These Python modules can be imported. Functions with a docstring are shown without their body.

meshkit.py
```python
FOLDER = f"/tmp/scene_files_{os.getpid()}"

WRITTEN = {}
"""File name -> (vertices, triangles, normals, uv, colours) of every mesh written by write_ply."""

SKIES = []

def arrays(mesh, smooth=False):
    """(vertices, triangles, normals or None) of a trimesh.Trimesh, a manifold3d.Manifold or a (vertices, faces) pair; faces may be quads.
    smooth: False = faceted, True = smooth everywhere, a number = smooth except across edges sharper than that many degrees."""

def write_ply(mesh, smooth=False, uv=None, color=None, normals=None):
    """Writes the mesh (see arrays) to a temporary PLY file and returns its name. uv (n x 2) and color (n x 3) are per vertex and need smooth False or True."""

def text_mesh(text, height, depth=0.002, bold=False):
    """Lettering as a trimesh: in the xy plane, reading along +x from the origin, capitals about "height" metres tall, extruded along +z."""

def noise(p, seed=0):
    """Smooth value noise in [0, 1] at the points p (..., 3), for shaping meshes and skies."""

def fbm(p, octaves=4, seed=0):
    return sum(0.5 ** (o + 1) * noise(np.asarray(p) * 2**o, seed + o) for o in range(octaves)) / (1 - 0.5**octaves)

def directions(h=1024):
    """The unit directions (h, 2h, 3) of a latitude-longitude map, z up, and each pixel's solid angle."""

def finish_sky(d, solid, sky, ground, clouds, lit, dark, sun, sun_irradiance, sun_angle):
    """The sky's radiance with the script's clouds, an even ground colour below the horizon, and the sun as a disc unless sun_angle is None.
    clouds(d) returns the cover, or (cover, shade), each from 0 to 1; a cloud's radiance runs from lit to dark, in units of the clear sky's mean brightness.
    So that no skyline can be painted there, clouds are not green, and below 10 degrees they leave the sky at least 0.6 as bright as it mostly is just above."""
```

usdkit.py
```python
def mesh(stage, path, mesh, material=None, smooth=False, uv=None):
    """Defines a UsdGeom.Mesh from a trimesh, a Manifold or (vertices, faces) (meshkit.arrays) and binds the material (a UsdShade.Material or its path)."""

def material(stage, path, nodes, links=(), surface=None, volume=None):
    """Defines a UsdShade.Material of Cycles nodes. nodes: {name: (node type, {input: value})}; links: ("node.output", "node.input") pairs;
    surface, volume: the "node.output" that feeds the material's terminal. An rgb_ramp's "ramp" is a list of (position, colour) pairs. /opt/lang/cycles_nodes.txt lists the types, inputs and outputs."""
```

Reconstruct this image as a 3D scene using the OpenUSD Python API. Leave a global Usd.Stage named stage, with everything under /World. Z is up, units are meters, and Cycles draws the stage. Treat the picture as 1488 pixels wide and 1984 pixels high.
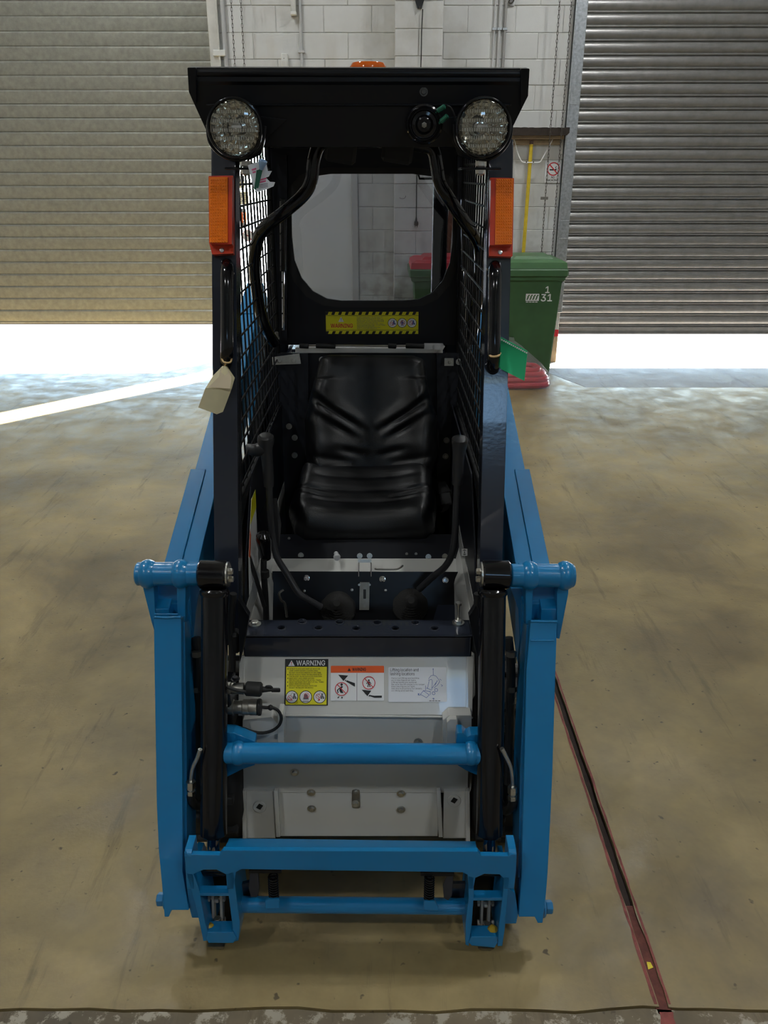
import math, random
import numpy as np, trimesh, shapely
from shapely.geometry import Polygon, Point, LineString
import usdkit, meshkit
from pxr import Usd, UsdGeom, UsdLux, Gf, Sdf

stage = Usd.Stage.CreateInMemory()
UsdGeom.SetStageUpAxis(stage, 'Z'); UsdGeom.SetStageMetersPerUnit(stage, 1.0)
UsdGeom.Xform.Define(stage, '/World'); UsdGeom.Scope.Define(stage, '/World/Looks')
rng = random.Random(7)

# ------------------------------------------------------------------ camera, sky, sun, lamps
EYE_Z, PITCH, FPX = 1.73, math.radians(23.0), 1540.0      # the photograph is 1488 x 1984
cam = UsdGeom.Camera.Define(stage, '/World/camera')
cam.CreateHorizontalApertureAttr(36.0); cam.CreateVerticalApertureAttr(48.0)
cam.CreateFocalLengthAttr(36.0 * FPX / 1488.0)
cam.CreateClippingRangeAttr(Gf.Vec2f(0.05, 500.0))
cam.AddTranslateOp().Set(Gf.Vec3d(0, 0, EYE_Z)); cam.AddRotateXOp().Set(90.0 - 23.0)
cam.CreateExposureAttr(0.04)

sky = UsdLux.DomeLight.Define(stage, '/World/sky'); sky.CreateIntensityAttr(1.0); sky.CreateColorAttr(Gf.Vec3f(1.7, 2.7, 5.0))
sun = UsdLux.DistantLight.Define(stage, '/World/sun'); sun.CreateAngleAttr(0.53); sun.CreateIntensityAttr(22.0); sun.CreateNormalizeAttr(True); sun.CreateColorAttr(Gf.Vec3f(1.0, 0.93, 0.82))
SUN_EL, SUN_H = math.radians(24.0), math.atan2(1.0, 0.92)
sdir = np.array([-math.cos(SUN_H) * math.cos(SUN_EL), -math.sin(SUN_H) * math.cos(SUN_EL), -math.sin(SUN_EL)])   # travel
zax = -sdir; xax = np.cross([0, 0, 1.0], zax); xax /= np.linalg.norm(xax); yax = np.cross(zax, xax)
sun.AddTransformOp().Set(Gf.Matrix4d(*xax, 0, *yax, 0, *zax, 0, 0, 0, 0, 1))

from pxr import UsdShade
skym = usdkit.material(stage, '/World/Looks/sky', {'s': ('sky_texture', {'sky_type': 'hosek_wilkie', 'sun_direction': tuple(float(v) for v in zax), 'turbidity': 2.0, 'ground_albedo': 0.4}), 'b': ('background_shader', {'strength': 70.0})}, [('s.color', 'b.color')], surface='b.background')
UsdShade.MaterialBindingAPI.Apply(sky.GetPrim()).Bind(skym)
LAMPS = [(-2.6, -2.0), (2.4, -2.0), (-2.6, 2.2), (2.4, 2.6), (-2.4, 6.1), (2.2, 6.1)]
LAMP_POWER = 200.0

# ------------------------------------------------------------------ measuring: pixels of the photograph to metres, at a stated depth
CT, ST = math.cos(PITCH), math.sin(PITCH)
EYE = np.array([0, 0, EYE_Z])
def ray(px, py):
    x, y = (px - 744) / FPX, -(py - 992) / FPX
    return np.array([x, CT + y * ST, -ST + y * CT])
def at(px, py, Y):
    d = ray(px, py); return EYE + d * (Y / d[1])
def gnd(px, py, Z=0.0):
    d = ray(px, py); return EYE + d * ((Z - EYE_Z) / d[2])
class Plane:
    """A plane that holds the x direction, through depth Y0 at row py0 and depth Y1 at row py1 (py0 above py1)."""
    def __init__(s, py0, Y0, py1, Y1):
        s.o, top = at(744, py1, Y1), at(744, py0, Y0)
        s.o[0] = 0; top[0] = 0
        s.v = (top - s.o) / np.linalg.norm(top - s.o); s.x = np.array([1.0, 0, 0]); s.n = np.cross(s.x, s.v)
    def at(s, px, py, off=0.0):
        d = ray(px, py); o = s.o + s.n * off
        return EYE + d * (np.dot(o - EYE, s.n) / np.dot(d, s.n))
    def uv(s, px, py, off=0.0):
        p = s.at(px, py, off) - s.o; return (p[0], float(np.dot(p, s.v)))
    def m(s, off=0.0):
        t = np.eye(4); t[:3, 0], t[:3, 1], t[:3, 2], t[:3, 3] = s.x, s.v, s.n, s.o + s.n * off; return t

# ------------------------------------------------------------------ mesh helpers
def J(*ms):
    ms = [m for g in ms for m in (g if isinstance(g, (list, tuple)) else [g])]
    return trimesh.util.concatenate(ms) if len(ms) > 1 else ms[0]
def extr(poly, t):
    gs = getattr(poly, 'geoms', [poly])
    return J([trimesh.creation.extrude_polygon(g, t, engine='earcut') for g in gs if g.area > 0])
def ext(pl, pts, t, off=0.0, holes=(), r=0.0):
    """An outline at its plane, with thickness t behind the face."""
    P = Polygon([pl.uv(a, b, off) for a, b in pts], [[pl.uv(a, b, off) for a, b in h] for h in holes]).buffer(0)
    if r: P = P.buffer(-r).buffer(2 * r).buffer(-r)
    m = extr(P, t); m.apply_transform(pl.m(off - t)); return m
def hull(p): return trimesh.convex.convex_hull(np.asarray(p, float))
def rbox(x0, x1, y0, y1, z0, z1, c=0.004):
    c = min(c, (x1 - x0) / 2.01, (y1 - y0) / 2.01, (z1 - z0) / 2.01); p = []
    for sx, X in ((1, x0), (-1, x1)):
        for sy, Y in ((1, y0), (-1, y1)):
            for sz, Z in ((1, z0), (-1, z1)):
                p += [(X, Y + sy * c, Z + sz * c), (X + sx * c, Y, Z + sz * c), (X + sx * c, Y + sy * c, Z)]
    return hull(p)
def frame(p, a, side=None):
    a = np.asarray(a, float) / np.linalg.norm(a)
    s = np.asarray(side if side is not None else ((0, 0, 1) if abs(a[2]) < 0.9 else (1, 0, 0)), float)
    u = s - a * np.dot(s, a); u /= np.linalg.norm(u); w = np.cross(a, u)
    t = np.eye(4); t[:3, 0], t[:3, 1], t[:3, 2], t[:3, 3] = u, w, a, p; return t
def obox(p0, p1, w, d, c=0.004, side=(1, 0, 0)):
    """A bar from p0 to p1, w wide along side, d deep across."""
    p0, p1 = np.asarray(p0, float), np.asarray(p1, float); L = np.linalg.norm(p1 - p0)
    m = rbox(-w / 2, w / 2, -d / 2, d / 2, 0, L, c); m.apply_transform(frame(p0, p1 - p0, side)); return m
def lathe(prof, p, a, n=28):
    prof = np.asarray(prof, float); k = len(prof); th = np.linspace(0, 2 * np.pi, n, endpoint=False)
    v = np.stack([np.outer(np.cos(th), prof[:, 0]), np.outer(np.sin(th), prof[:, 0]), np.tile(prof[:, 1], (n, 1))], -1).reshape(-1, 3)
    f = []
    for i in range(n):
        j = (i + 1) % n
        for q in range(k - 1):
            f += [(i * k + q, j * k + q, j * k + q + 1), (i * k + q, j * k + q + 1, i * k + q + 1)]
    m = trimesh.Trimesh(v, f, process=False); m.merge_vertices(); m.update_faces(m.nondegenerate_faces())
    m.apply_transform(frame(p, a)); return m
def cyl(p0, p1, r, r1=None, n=24, c=0.0015):
    p0, p1 = np.asarray(p0, float), np.asarray(p1, float); L = np.linalg.norm(p1 - p0); r1 = r if r1 is None else r1; c = min(c, L / 3, r / 2, r1 / 2)
    return lathe([(0, 0), (r - c, 0), (r, c), (r1, L - c), (r1 - c, L), (0, L)], p0, p1 - p0, n)
def spline(pts, k=8, closed=False):
    P = np.asarray(pts, float); n = len(P); out = []
    for i in range(n if closed else n - 1):
        a, b, c, d = (P[(i + q) % n] if closed else P[min(max(i + q, 0), n - 1)] for q in (-1, 0, 1, 2))
        for t in np.linspace(0, 1, k, endpoint=False):
            out.append(0.5 * ((2 * b) + (c - a) * t + (2 * a - 5 * b + 4 * c - d) * t * t + (-a + 3 * b - 3 * c + d) * t ** 3))
    if not closed: out.append(P[-1])
    return np.array(out)
def tube(pts, r, n=10, closed=False, flat=1.0):
    P = np.asarray(pts, float); m = len(P); r = np.broadcast_to(np.asarray(r, float), (m,))
    T = (np.roll(P, -1, 0) - np.roll(P, 1, 0)) if closed else np.gradient(P, axis=0)
    T /= np.maximum(np.linalg.norm(T, axis=1, keepdims=True), 1e-9)
    u = np.cross(T[0], [0, 0, 1.0]); u = u if np.linalg.norm(u) > 0.1 else np.cross(T[0], [1.0, 0, 0]); u /= np.linalg.norm(u)
    th = np.linspace(0, 2 * np.pi, n, endpoint=False); V = []
    for i in range(m):
        u = u - T[i] * np.dot(u, T[i]); u /= np.linalg.norm(u); w = np.cross(T[i], u)
        V.append(P[i] + r[i] * (np.outer(np.cos(th), u) + flat * np.outer(np.sin(th), w)))
    f, V = [], np.vstack(V)
    for i in range(m if closed else m - 1):
        a, b = i * n, ((i + 1) % m) * n
        for j in range(n):
            k = (j + 1) % n; f += [(a + j, a + k, b + k), (a + j, b + k, b + j)]
    if not closed:
        V = np.vstack([V, P[:1], P[-1:]]); e = (m - 1) * n
        for j in range(n):
            k = (j + 1) % n; f += [(m * n, k, j), (m * n + 1, e + j, e + k)]
    return trimesh.Trimesh(V, f, process=False)
def hexnut(p, a, r, h):
    """A hexagon head of across-corner radius r with a chamfered top."""
    m = lathe([(0, 0), (r, 0), (r, h * 0.85), (r * 0.82, h), (0, h)], p, a, 6); return m
def bolt(p, a, r):
    a = np.asarray(a, float) / np.linalg.norm(a); p = np.asarray(p, float)
    return J(lathe([(0, 0), (r * 1.5, 0), (r * 1.5, r * 0.25), (0, r * 0.25)], p, a, 20), hexnut(p + a * r * 0.25, a, r, r * 0.75))
def prismx(pts, x0, x1):
    m = extr(Polygon(pts).buffer(0), x1 - x0); v = m.vertices.copy()
    m.vertices = np.stack([v[:, 2] + x0, v[:, 0], v[:, 1]], 1); return m
def disc2(x, y, r, n=24): return Point(x, y).buffer(r, quad_segs=max(2, n // 4))
def ring2(x, y, r, w): return disc2(x, y, r, 32).difference(disc2(x, y, r - w, 32))
def line2(pts, w): return LineString(pts).buffer(w / 2, cap_style='flat', join_style='mitre')
def union(*g): return shapely.union_all([x for q in g for x in (q if isinstance(q, (list, tuple)) else [q])])

# ------------------------------------------------------------------ the scene tree
counts = {}
def numbered(parent, name):
    k = (parent, name); counts[k] = counts.get(k, -1) + 1
    return f'{parent}/{name}' + (f'_{counts[k]:03d}' if counts[k] else '')
bases = {}
def meta(prim, **kw):
    for k, v in kw.items():
        if v: prim.SetCustomDataByKey(k, v)
def thing(name, label, cat, base=(0, 0, 0), group=None, kind=None):
    path = numbered('/World', name); x = UsdGeom.Xform.Define(stage, path); x.AddTranslateOp().Set(Gf.Vec3d(*map(float, base)))
    bases[path] = np.array(base, float); meta(x.GetPrim(), label=label, category=cat, group=group, kind=kind); return path
def part(parent, name, mesh, mat, smooth=35, label=None, kind=None):
    path = numbered(parent, name); top = '/'.join(path.split('/')[:3])
    mesh = mesh.copy(); mesh.apply_translation(-bases[top])
    m = usdkit.mesh(stage, path, mesh, M[mat], smooth=smooth); meta(m.GetPrim(), label=label, kind=kind); return path
def solo(name, mesh, mat, label, cat=None, group=None, kind=None, smooth=35):
    path = numbered('/World', name); m = usdkit.mesh(stage, path, mesh, M[mat], smooth=smooth)
    bases[path] = np.zeros(3); meta(m.GetPrim(), label=label, category=cat, group=group, kind=kind); return path

# ------------------------------------------------------------------ materials
M = {}
def plain(name, col, rough=0.5, metal=0.0, bump=0.0, bscale=60, var=0.0, vscale=6.0, coat=0.0, spec=0.5, bevel=0.0, rvar=0.0, **kw):
    nodes = {'g': ('geometry', {}), 'p': ('principled_bsdf', {'base_color': col, 'roughness': rough, 'metallic': metal, 'coat_weight': coat, 'specular_ior_level': spec, **kw})}
    links = []
    if var:
        nodes['n'] = ('noise_texture', {'scale': vscale, 'detail': 5.0, 'roughness': 0.6})
        nodes['r'] = ('rgb_ramp', {'ramp': [(0.25, tuple(c * (1 - var) for c in col)), (0.75, tuple(min(1, c * (1 + var * 0.7)) for c in col))]})
        links += [('g.position', 'n.vector'), ('n.fac', 'r.fac'), ('r.color', 'p.base_color')]
    if rvar:
        nodes['rn'] = ('noise_texture', {'scale': vscale * 1.7, 'detail': 3.0}); nodes['rm'] = ('map_range', {'from_min': 0.3, 'from_max': 0.7, 'to_min': max(0.03, rough - rvar), 'to_max': rough + rvar})
        links += [('g.position', 'rn.vector'), ('rn.fac', 'rm.value'), ('rm.result', 'p.roughness')]
    if bump:
        nodes['b'] = ('noise_texture', {'scale': bscale, 'detail': 3.0}); nodes['bm'] = ('bump', {'strength': bump, 'distance': 0.004})
        links += [('g.position', 'b.vector'), ('b.fac', 'bm.height'), ('bm.normal', 'p.normal')]
        if bevel: nodes['bv'] = ('bevel', {'radius': bevel, 'samples': 4}); links += [('bv.bevel', 'bm.normal')]
    elif bevel:
        nodes['bv'] = ('bevel', {'radius': bevel, 'samples': 4}); links += [('bv.bevel', 'p.normal')]
    M[name] = usdkit.material(stage, '/World/Looks/' + name, nodes, links, surface='p.BSDF')

plain('blue_paint', (0.005, 0.175, 0.405), 0.28, bump=0.06, bscale=90, bevel=0.0035, coat=0.25)
plain('slate_paint', (0.018, 0.022, 0.033), 0.16, bump=0.05, bscale=120, bevel=0.003, coat=0.35)
plain('black_paint', (0.004, 0.0045, 0.006), 0.28, spec=0.4, bump=0.04, bscale=110, bevel=0.002)
plain('black_gloss', (0.004, 0.004, 0.005), 0.12, bevel=0.002)
plain('cab_panel', (0.005, 0.006, 0.010), 0.38, spec=0.35, bump=0.05, bscale=90)
plain('black_rubber', (0.008, 0.008, 0.008), 0.6, bump=0.1, bscale=200)
plain('bellows_fabric', (0.012, 0.011, 0.010), 0.8, bump=0.2, bscale=260)
plain('vinyl', (0.004, 0.004, 0.0045), 0.40, spec=0.4, bump=0.12, bscale=420)
plain('grip_plastic', (0.03, 0.03, 0.032), 0.42)
plain('grey_paint', (0.56, 0.555, 0.52), 0.2, bump=0.05, bscale=100, bevel=0.003, coat=0.5)
plain('zinc', (0.62, 0.61, 0.57), 0.28, 1.0, var=0.15, vscale=60)
plain('chrome', (0.8, 0.8, 0.82), 0.08, 1.0)
plain('reflector_metal', (0.86, 0.83, 0.76), 0.06, 1.0)
plain('dull_steel', (0.30, 0.29, 0.26), 0.42, 1.0, var=0.2, vscale=50)
plain('dark_bolt', (0.10, 0.095, 0.085), 0.35, 0.9)
plain('rod_chrome', (0.30, 0.32, 0.36), 0.10, 1.0)
plain('roof_black', (0.0035, 0.004, 0.0055), 0.3, spec=0.35, bump=0.04, bscale=110, bevel=0.002)
plain('wire_black', (0.004, 0.004, 0.004), 0.55, spec=0.2)
plain('link_steel', (0.42, 0.40, 0.36), 0.5, 0.3)
plain('orange_lens', (0.92, 0.20, 0.008), 0.15, coat=0.5)
plain('orange_base', (0.62, 0.045, 0.012), 0.22, coat=0.3)
plain('beacon_plastic', (0.75, 0.13, 0.01), 0.1, coat=0.6)
plain('paper_cream', (0.74, 0.66, 0.41), 0.8, var=0.08, vscale=25)
plain('paper_cream_shaded', (0.60, 0.50, 0.34), 0.8)  # darker copy of the cream paper; the folded flap's shade is in the colour
plain('paper_green', (0.03, 0.56, 0.24), 0.6)
plain('string', (0.62, 0.42, 0.20), 0.8)
plain('paper_white', (0.72, 0.74, 0.78), 0.6)
plain('print_yellow', (0.72, 0.66, 0.01), 0.45, var=0.05, vscale=30)
plain('print_black', (0.008, 0.008, 0.008), 0.45)
plain('print_red', (0.55, 0.02, 0.03), 0.45)
plain('print_orange', (0.80, 0.11, 0.012), 0.45)
plain('print_white', (0.74, 0.74, 0.74), 0.45)
plain('print_grey', (0.12, 0.12, 0.13), 0.5)
plain('print_pink', (0.7, 0.12, 0.25), 0.5)
plain('print_green', (0.01, 0.10, 0.06), 0.5)
plain('print_blue', (0.05, 0.10, 0.35), 0.5)
plain('sky_blue_plastic', (0.28, 0.42, 0.62), 0.35)
plain('green_sleeve', (0.01, 0.10, 0.06), 0.25)
plain('bin_green', (0.045, 0.12, 0.045), 0.5, var=0.22, vscale=5, bump=0.05, bscale=40)
plain('lid_green', (0.07, 0.17, 0.065), 0.42, var=0.15, vscale=7)
plain('lid_red', (0.50, 0.025, 0.04), 0.4, var=0.2, vscale=8)
plain('hose_red', (0.50, 0.010, 0.018), 0.35, var=0.3, vscale=14)
plain('broom_yellow', (0.72, 0.52, 0.03), 0.45, var=0.2, vscale=18)
plain('broom_end', (0.10, 0.055, 0.04), 0.6)
plain('white_bracket', (0.75, 0.75, 0.72), 0.4)
plain('timber_dark', (0.035, 0.024, 0.017), 0.8, var=0.4, vscale=20, bump=0.3, bscale=60)
plain('timber_light', (0.34, 0.25, 0.15), 0.7, var=0.2, vscale=20)
plain('timber_brown', (0.16, 0.06, 0.03), 0.7, var=0.3, vscale=15)
plain('conduit_grey', (0.52, 0.52, 0.52), 0.45)
plain('conduit_dark', (0.33, 0.32, 0.31), 0.45)
plain('chain_steel', (0.11, 0.10, 0.09), 0.5, 0.6)
plain('door_white', (0.78, 0.79, 0.80), 0.45, var=0.03, vscale=3)
plain('frame_white', (0.62, 0.61, 0.57), 0.5, var=0.12, vscale=9)
plain('galvanised', (0.50, 0.52, 0.54), 0.36, 0.7, var=0.35, vscale=45)
plain('shutter_grey', (0.33, 0.33, 0.29), 0.42, 0.25, var=0.22, vscale=22, bump=0.12, bscale=160)
plain('shutter_steel', (0.27, 0.26, 0.25), 0.33, 0.45, var=0.18, vscale=14, bump=0.05, bscale=80)
plain('seal_rubber', (0.02, 0.018, 0.02), 0.6)
plain('wall_paint', (0.58, 0.58, 0.57), 0.7, var=0.05, vscale=3)
plain('ceiling_sheet', (0.45, 0.45, 0.44), 0.6)
plain('yard_concrete', (0.55, 0.53, 0.50), 0.8, var=0.1, vscale=2)
plain('lamp_shell', (0.3, 0.3, 0.3), 0.5, 0.5)
plain('joint_red', (0.24, 0.055, 0.045), 0.7, var=0.5, vscale=25, bump=0.2, bscale=90)
plain('sealant_red', (0.13, 0.035, 0.025), 0.8, var=0.5, vscale=40)
plain('joint_fill', (0.035, 0.022, 0.018), 0.9, var=0.4, vscale=30)
plain('leaf_yellow', (0.75, 0.6, 0.04), 0.5)
plain('grease_yellow', (0.45, 0.30, 0.02), 0.35)
plain('tyre_rubber', (0.012, 0.012, 0.012), 0.7, bump=0.1, bscale=120)

def blocks_mat(name, seed):
    nodes = {'g': ('geometry', {}), 'oi': ('geometry', {}),
             'n': ('noise_texture', {'scale': 1.6, 'detail': 6.0, 'roughness': 0.62}), 'n2': ('noise_texture', {'scale': 9.0, 'detail': 5.0}),
             'mp': ('mapping', {'scale': (5.0, 5.0, 0.8), 'location': (seed, 0, 0)}), 'n3': ('noise_texture', {'scale': 1.0, 'detail': 4.0}),
             'r': ('rgb_ramp', {'ramp': [(0.3, (0.50, 0.49, 0.46)), (0.5, (0.63, 0.63, 0.615)), (0.8, (0.70, 0.70, 0.69))]}),
             'sx': ('separate_xyz', {}), 'mz': ('map_range', {'from_min': 0.2, 'from_max': 1.5, 'to_min': 0.75, 'to_max': 0.0, 'clamp': True}),
             'd': ('rgb_ramp', {'ramp': [(0.45, (0, 0, 0)), (0.62, (1, 1, 1))]}), 'mm': ('math', {'math_type': 'multiply'}),
             'mx': ('mix_color', {'blend_type': 'mix', 'b': (0.20, 0.17, 0.13)}),
             'st': ('rgb_ramp', {'ramp': [(0.55, (0, 0, 0)), (0.75, (0.25, 0.25, 0.25))]}), 'mx2': ('mix_color', {'blend_type': 'mix', 'b': (0.42, 0.36, 0.25)}),
             'b': ('noise_texture', {'scale': 130.0, 'detail': 4.0}), 'bm': ('bump', {'strength': 0.2, 'distance': 0.003}),
             'p': ('principled_bsdf', {'roughness': 0.62})}
    links = [('g.position', 'n.vector'), ('g.position', 'n2.vector'), ('g.position', 'mp.vector'), ('mp.vector', 'n3.vector'), ('n.fac', 'r.fac'), ('g.position', 'sx.vector'),
             ('sx.z', 'mz.value'), ('n2.fac', 'd.fac'), ('d.color', 'mm.value1'), ('mz.result', 'mm.value2'), ('mm.value', 'mx.fac'), ('r.color', 'mx2.a'), ('n3.fac', 'st.fac'), ('st.color', 'mx2.fac'),
             ('mx2.result', 'mx.a'), ('mx.result', 'p.base_color'), ('g.position', 'b.vector'), ('b.fac', 'bm.height'), ('bm.normal', 'p.normal')]
    M[name] = usdkit.material(stage, '/World/Looks/' + name, nodes, links, surface='p.BSDF')
blocks_mat('wall_block', 0.0)
plain('mortar', (0.56, 0.55, 0.53), 0.8, var=0.4, vscale=7)

def concrete(name, base, lo, hi, seed, flakes=False, rough=(0.36, 0.62)):
    nodes = {'g': ('geometry', {}), 'm0': ('mapping', {'location': (seed, 3.1, 0)}),
             'n': ('noise_texture', {'scale': 1.1, 'detail': 7.0, 'roughness': 0.62, 'distortion': 0.4}), 'n2': ('noise_texture', {'scale': 6.0, 'detail': 6.0, 'roughness': 0.65}),
             'r': ('rgb_ramp', {'ramp': [(0.36, lo), (0.5, base), (0.66, hi)]}),
             'r2': ('rgb_ramp', {'ramp': [(0.3, (0.62, 0.60, 0.58)), (0.62, (1, 1, 1))]}), 'mx': ('mix_color', {'blend_type': 'multiply', 'fac': 0.7}),
             'v': ('noise_texture', {'scale': 34.0, 'detail': 2.0}), 'sp': ('rgb_ramp', {'ramp': [(0.69, (0, 0, 0)), (0.75, (1, 1, 1))]}), 'mk': ('mix_color', {'blend_type': 'mix', 'b': tuple(c * 0.5 for c in lo)}),
             'ms': ('mapping', {'scale': (9.0, 1.1, 1.0), 'rotation': (0, 0, 0.5)}), 'w': ('noise_texture', {'scale': 1.2, 'detail': 5.0, 'roughness': 0.7}), 'sw': ('rgb_ramp', {'ramp': [(0.57, (0, 0, 0)), (0.70, (0.6, 0.6, 0.6))]}),
             'mw': ('mix_color', {'blend_type': 'mix', 'b': tuple(c * 0.55 for c in lo)}),
             'b': ('noise_texture', {'scale': 90.0, 'detail': 4.0}), 'bm': ('bump', {'strength': 0.12, 'distance': 0.004}), 'b2': ('bump', {'strength': 0.05, 'distance': 0.012}),
             'rr': ('map_range', {'from_min': 0.35, 'from_max': 0.65, 'to_min': rough[0], 'to_max': rough[1]}), 'p': ('principled_bsdf', {})}
    links = [('g.position', 'm0.vector'), ('m0.vector', 'n.vector'), ('m0.vector', 'n2.vector'), ('n.fac', 'r.fac'), ('n2.fac', 'r2.fac'), ('r.color', 'mx.a'), ('r2.color', 'mx.b'),
             ('m0.vector', 'v.vector'), ('v.fac', 'sp.fac'), ('sp.color', 'mk.fac'), ('mx.result', 'mk.a'), ('m0.vector', 'ms.vector'), ('ms.vector', 'w.vector'), ('w.fac', 'sw.fac'), ('sw.color', 'mw.fac'), ('mk.result', 'mw.a'),
             ('m0.vector', 'b.vector'), ('b.fac', 'bm.height'), ('n2.fac', 'b2.height'), ('bm.normal', 'b2.normal'), ('b2.normal', 'p.normal'), ('n2.fac', 'rr.value'), ('rr.result', 'p.roughness')]
    last = 'mw.result'
    if flakes:
        nodes['fn'] = ('noise_texture', {'scale': 14.0, 'detail': 8.0, 'roughness': 0.7}); nodes['fr'] = ('rgb_ramp', {'ramp': [(0.52, (0, 0, 0)), (0.57, (1, 1, 1))]}); nodes['fm'] = ('mix_color', {'blend_type': 'mix', 'b': (0.36, 0.32, 0.25)})
        links += [('m0.vector', 'fn.vector'), ('fn.fac', 'fr.fac'), ('fr.color', 'fm.fac'), (last, 'fm.a')]; last = 'fm.result'
    links.append((last, 'p.base_color'))
    M[name] = usdkit.material(stage, '/World/Looks/' + name, nodes, links, surface='p.BSDF')
concrete('floor_concrete', (0.285, 0.213, 0.094), (0.188, 0.139, 0.066), (0.395, 0.297, 0.134), 0.0)
concrete('floor_edge', (0.17, 0.135, 0.085), (0.11, 0.09, 0.06), (0.24, 0.19, 0.12), 5.0, True, (0.6, 0.9))
concrete('apron_concrete', (0.34, 0.32, 0.29), (0.28, 0.26, 0.23), (0.40, 0.38, 0.35), 9.0, False, (0.6, 0.85))

def pane(name, tint, gloss=0.03):
    nodes = {'t': ('transparent_bsdf', {'color': tint}), 's': ('glossy_bsdf', {'roughness': gloss, 'color': (1, 1, 1)}), 'm': ('mix_closure', {'fac': 0.05})}
    M[name] = usdkit.material(stage, '/World/Looks/' + name, nodes, [('t.BSDF', 'm.closure1'), ('s.BSDF', 'm.closure2')], surface='m.closure')
pane('tinted_glass', (0.58, 0.60, 0.63)); pane('clear_pane', (0.95, 0.97, 0.98))
def wrap_mat():
    nodes = {'g': ('geometry', {}), 'n': ('noise_texture', {'scale': 38.0, 'detail': 3.0, 'distortion': 1.5}), 'b': ('bump', {'strength': 1.0, 'distance': 0.02}), 't': ('transparent_bsdf', {'color': (0.93, 0.93, 0.95)}),
             's': ('principled_bsdf', {'base_color': (0.75, 0.75, 0.78), 'roughness': 0.12}), 'm': ('mix_closure', {'fac': 0.13})}
    M['plastic_wrap'] = usdkit.material(stage, '/World/Looks/plastic_wrap', nodes, [('g.position', 'n.vector'), ('n.fac', 'b.height'), ('b.normal', 's.normal'), ('t.BSDF', 'm.closure1'), ('s.BSDF', 'm.closure2')], surface='m.closure')
wrap_mat()
def shell(name, fac, tint=(0.95, 0.95, 0.93), rough=0.02):
    M[name] = usdkit.material(stage, '/World/Looks/' + name, {'tr': ('transparent_bsdf', {'color': tint}), 's': ('glossy_bsdf', {'color': (1, 1, 1), 'roughness': rough}), 'm': ('mix_closure', {'fac': fac})}, [('tr.BSDF', 'm.closure1'), ('s.BSDF', 'm.closure2')], surface='m.closure')
shell('lens_glass', 0.07); shell('flute_glass', 0.30, (0.9, 0.9, 0.86), 0.04)
M['lamp_glow'] = usdkit.material(stage, '/World/Looks/lamp_glow', {'e': ('emission', {'color': (0.97, 1.0, 1.0), 'strength': LAMP_POWER})}, [], surface='e.emission')

# ------------------------------------------------------------------ the hall
WY, JOINT_X = 7.90, 0.632                      # face of the block wall; the painted floor joint
XL, XR, YF, ZC = -6.2, 6.2, -8.0, 6.2
fl = thing('floor', 'stained bare concrete workshop floor with a red-edged joint running towards the doors', 'floor', kind='structure')
EDGE_Y = 1.212
def slab(poly, mat, top=0.0, t=0.12, name='slab'):
    m = extr(poly, t); m.apply_translation((0, 0, top - t)); return part(fl, name, m, mat)
def wavy(x0, x1, y, amp, seed, n=160):
    xs = np.linspace(x0, x1, n); return [(x, y + amp * (meshkit.fbm(np.array([[x * 9.0, seed, 0.3]]), 4)[0] - 0.5)) for x in xs]
ap = [(1.557, 7.46), (1.785, 6.90), (XR, 6.88), (XR, WY + 0.25), (1.50, WY + 0.25), (1.50, 7.60)]
apron = Polygon(ap)
edge = wavy(XL, XR, EDGE_Y, 0.035, 2.0)
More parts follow.
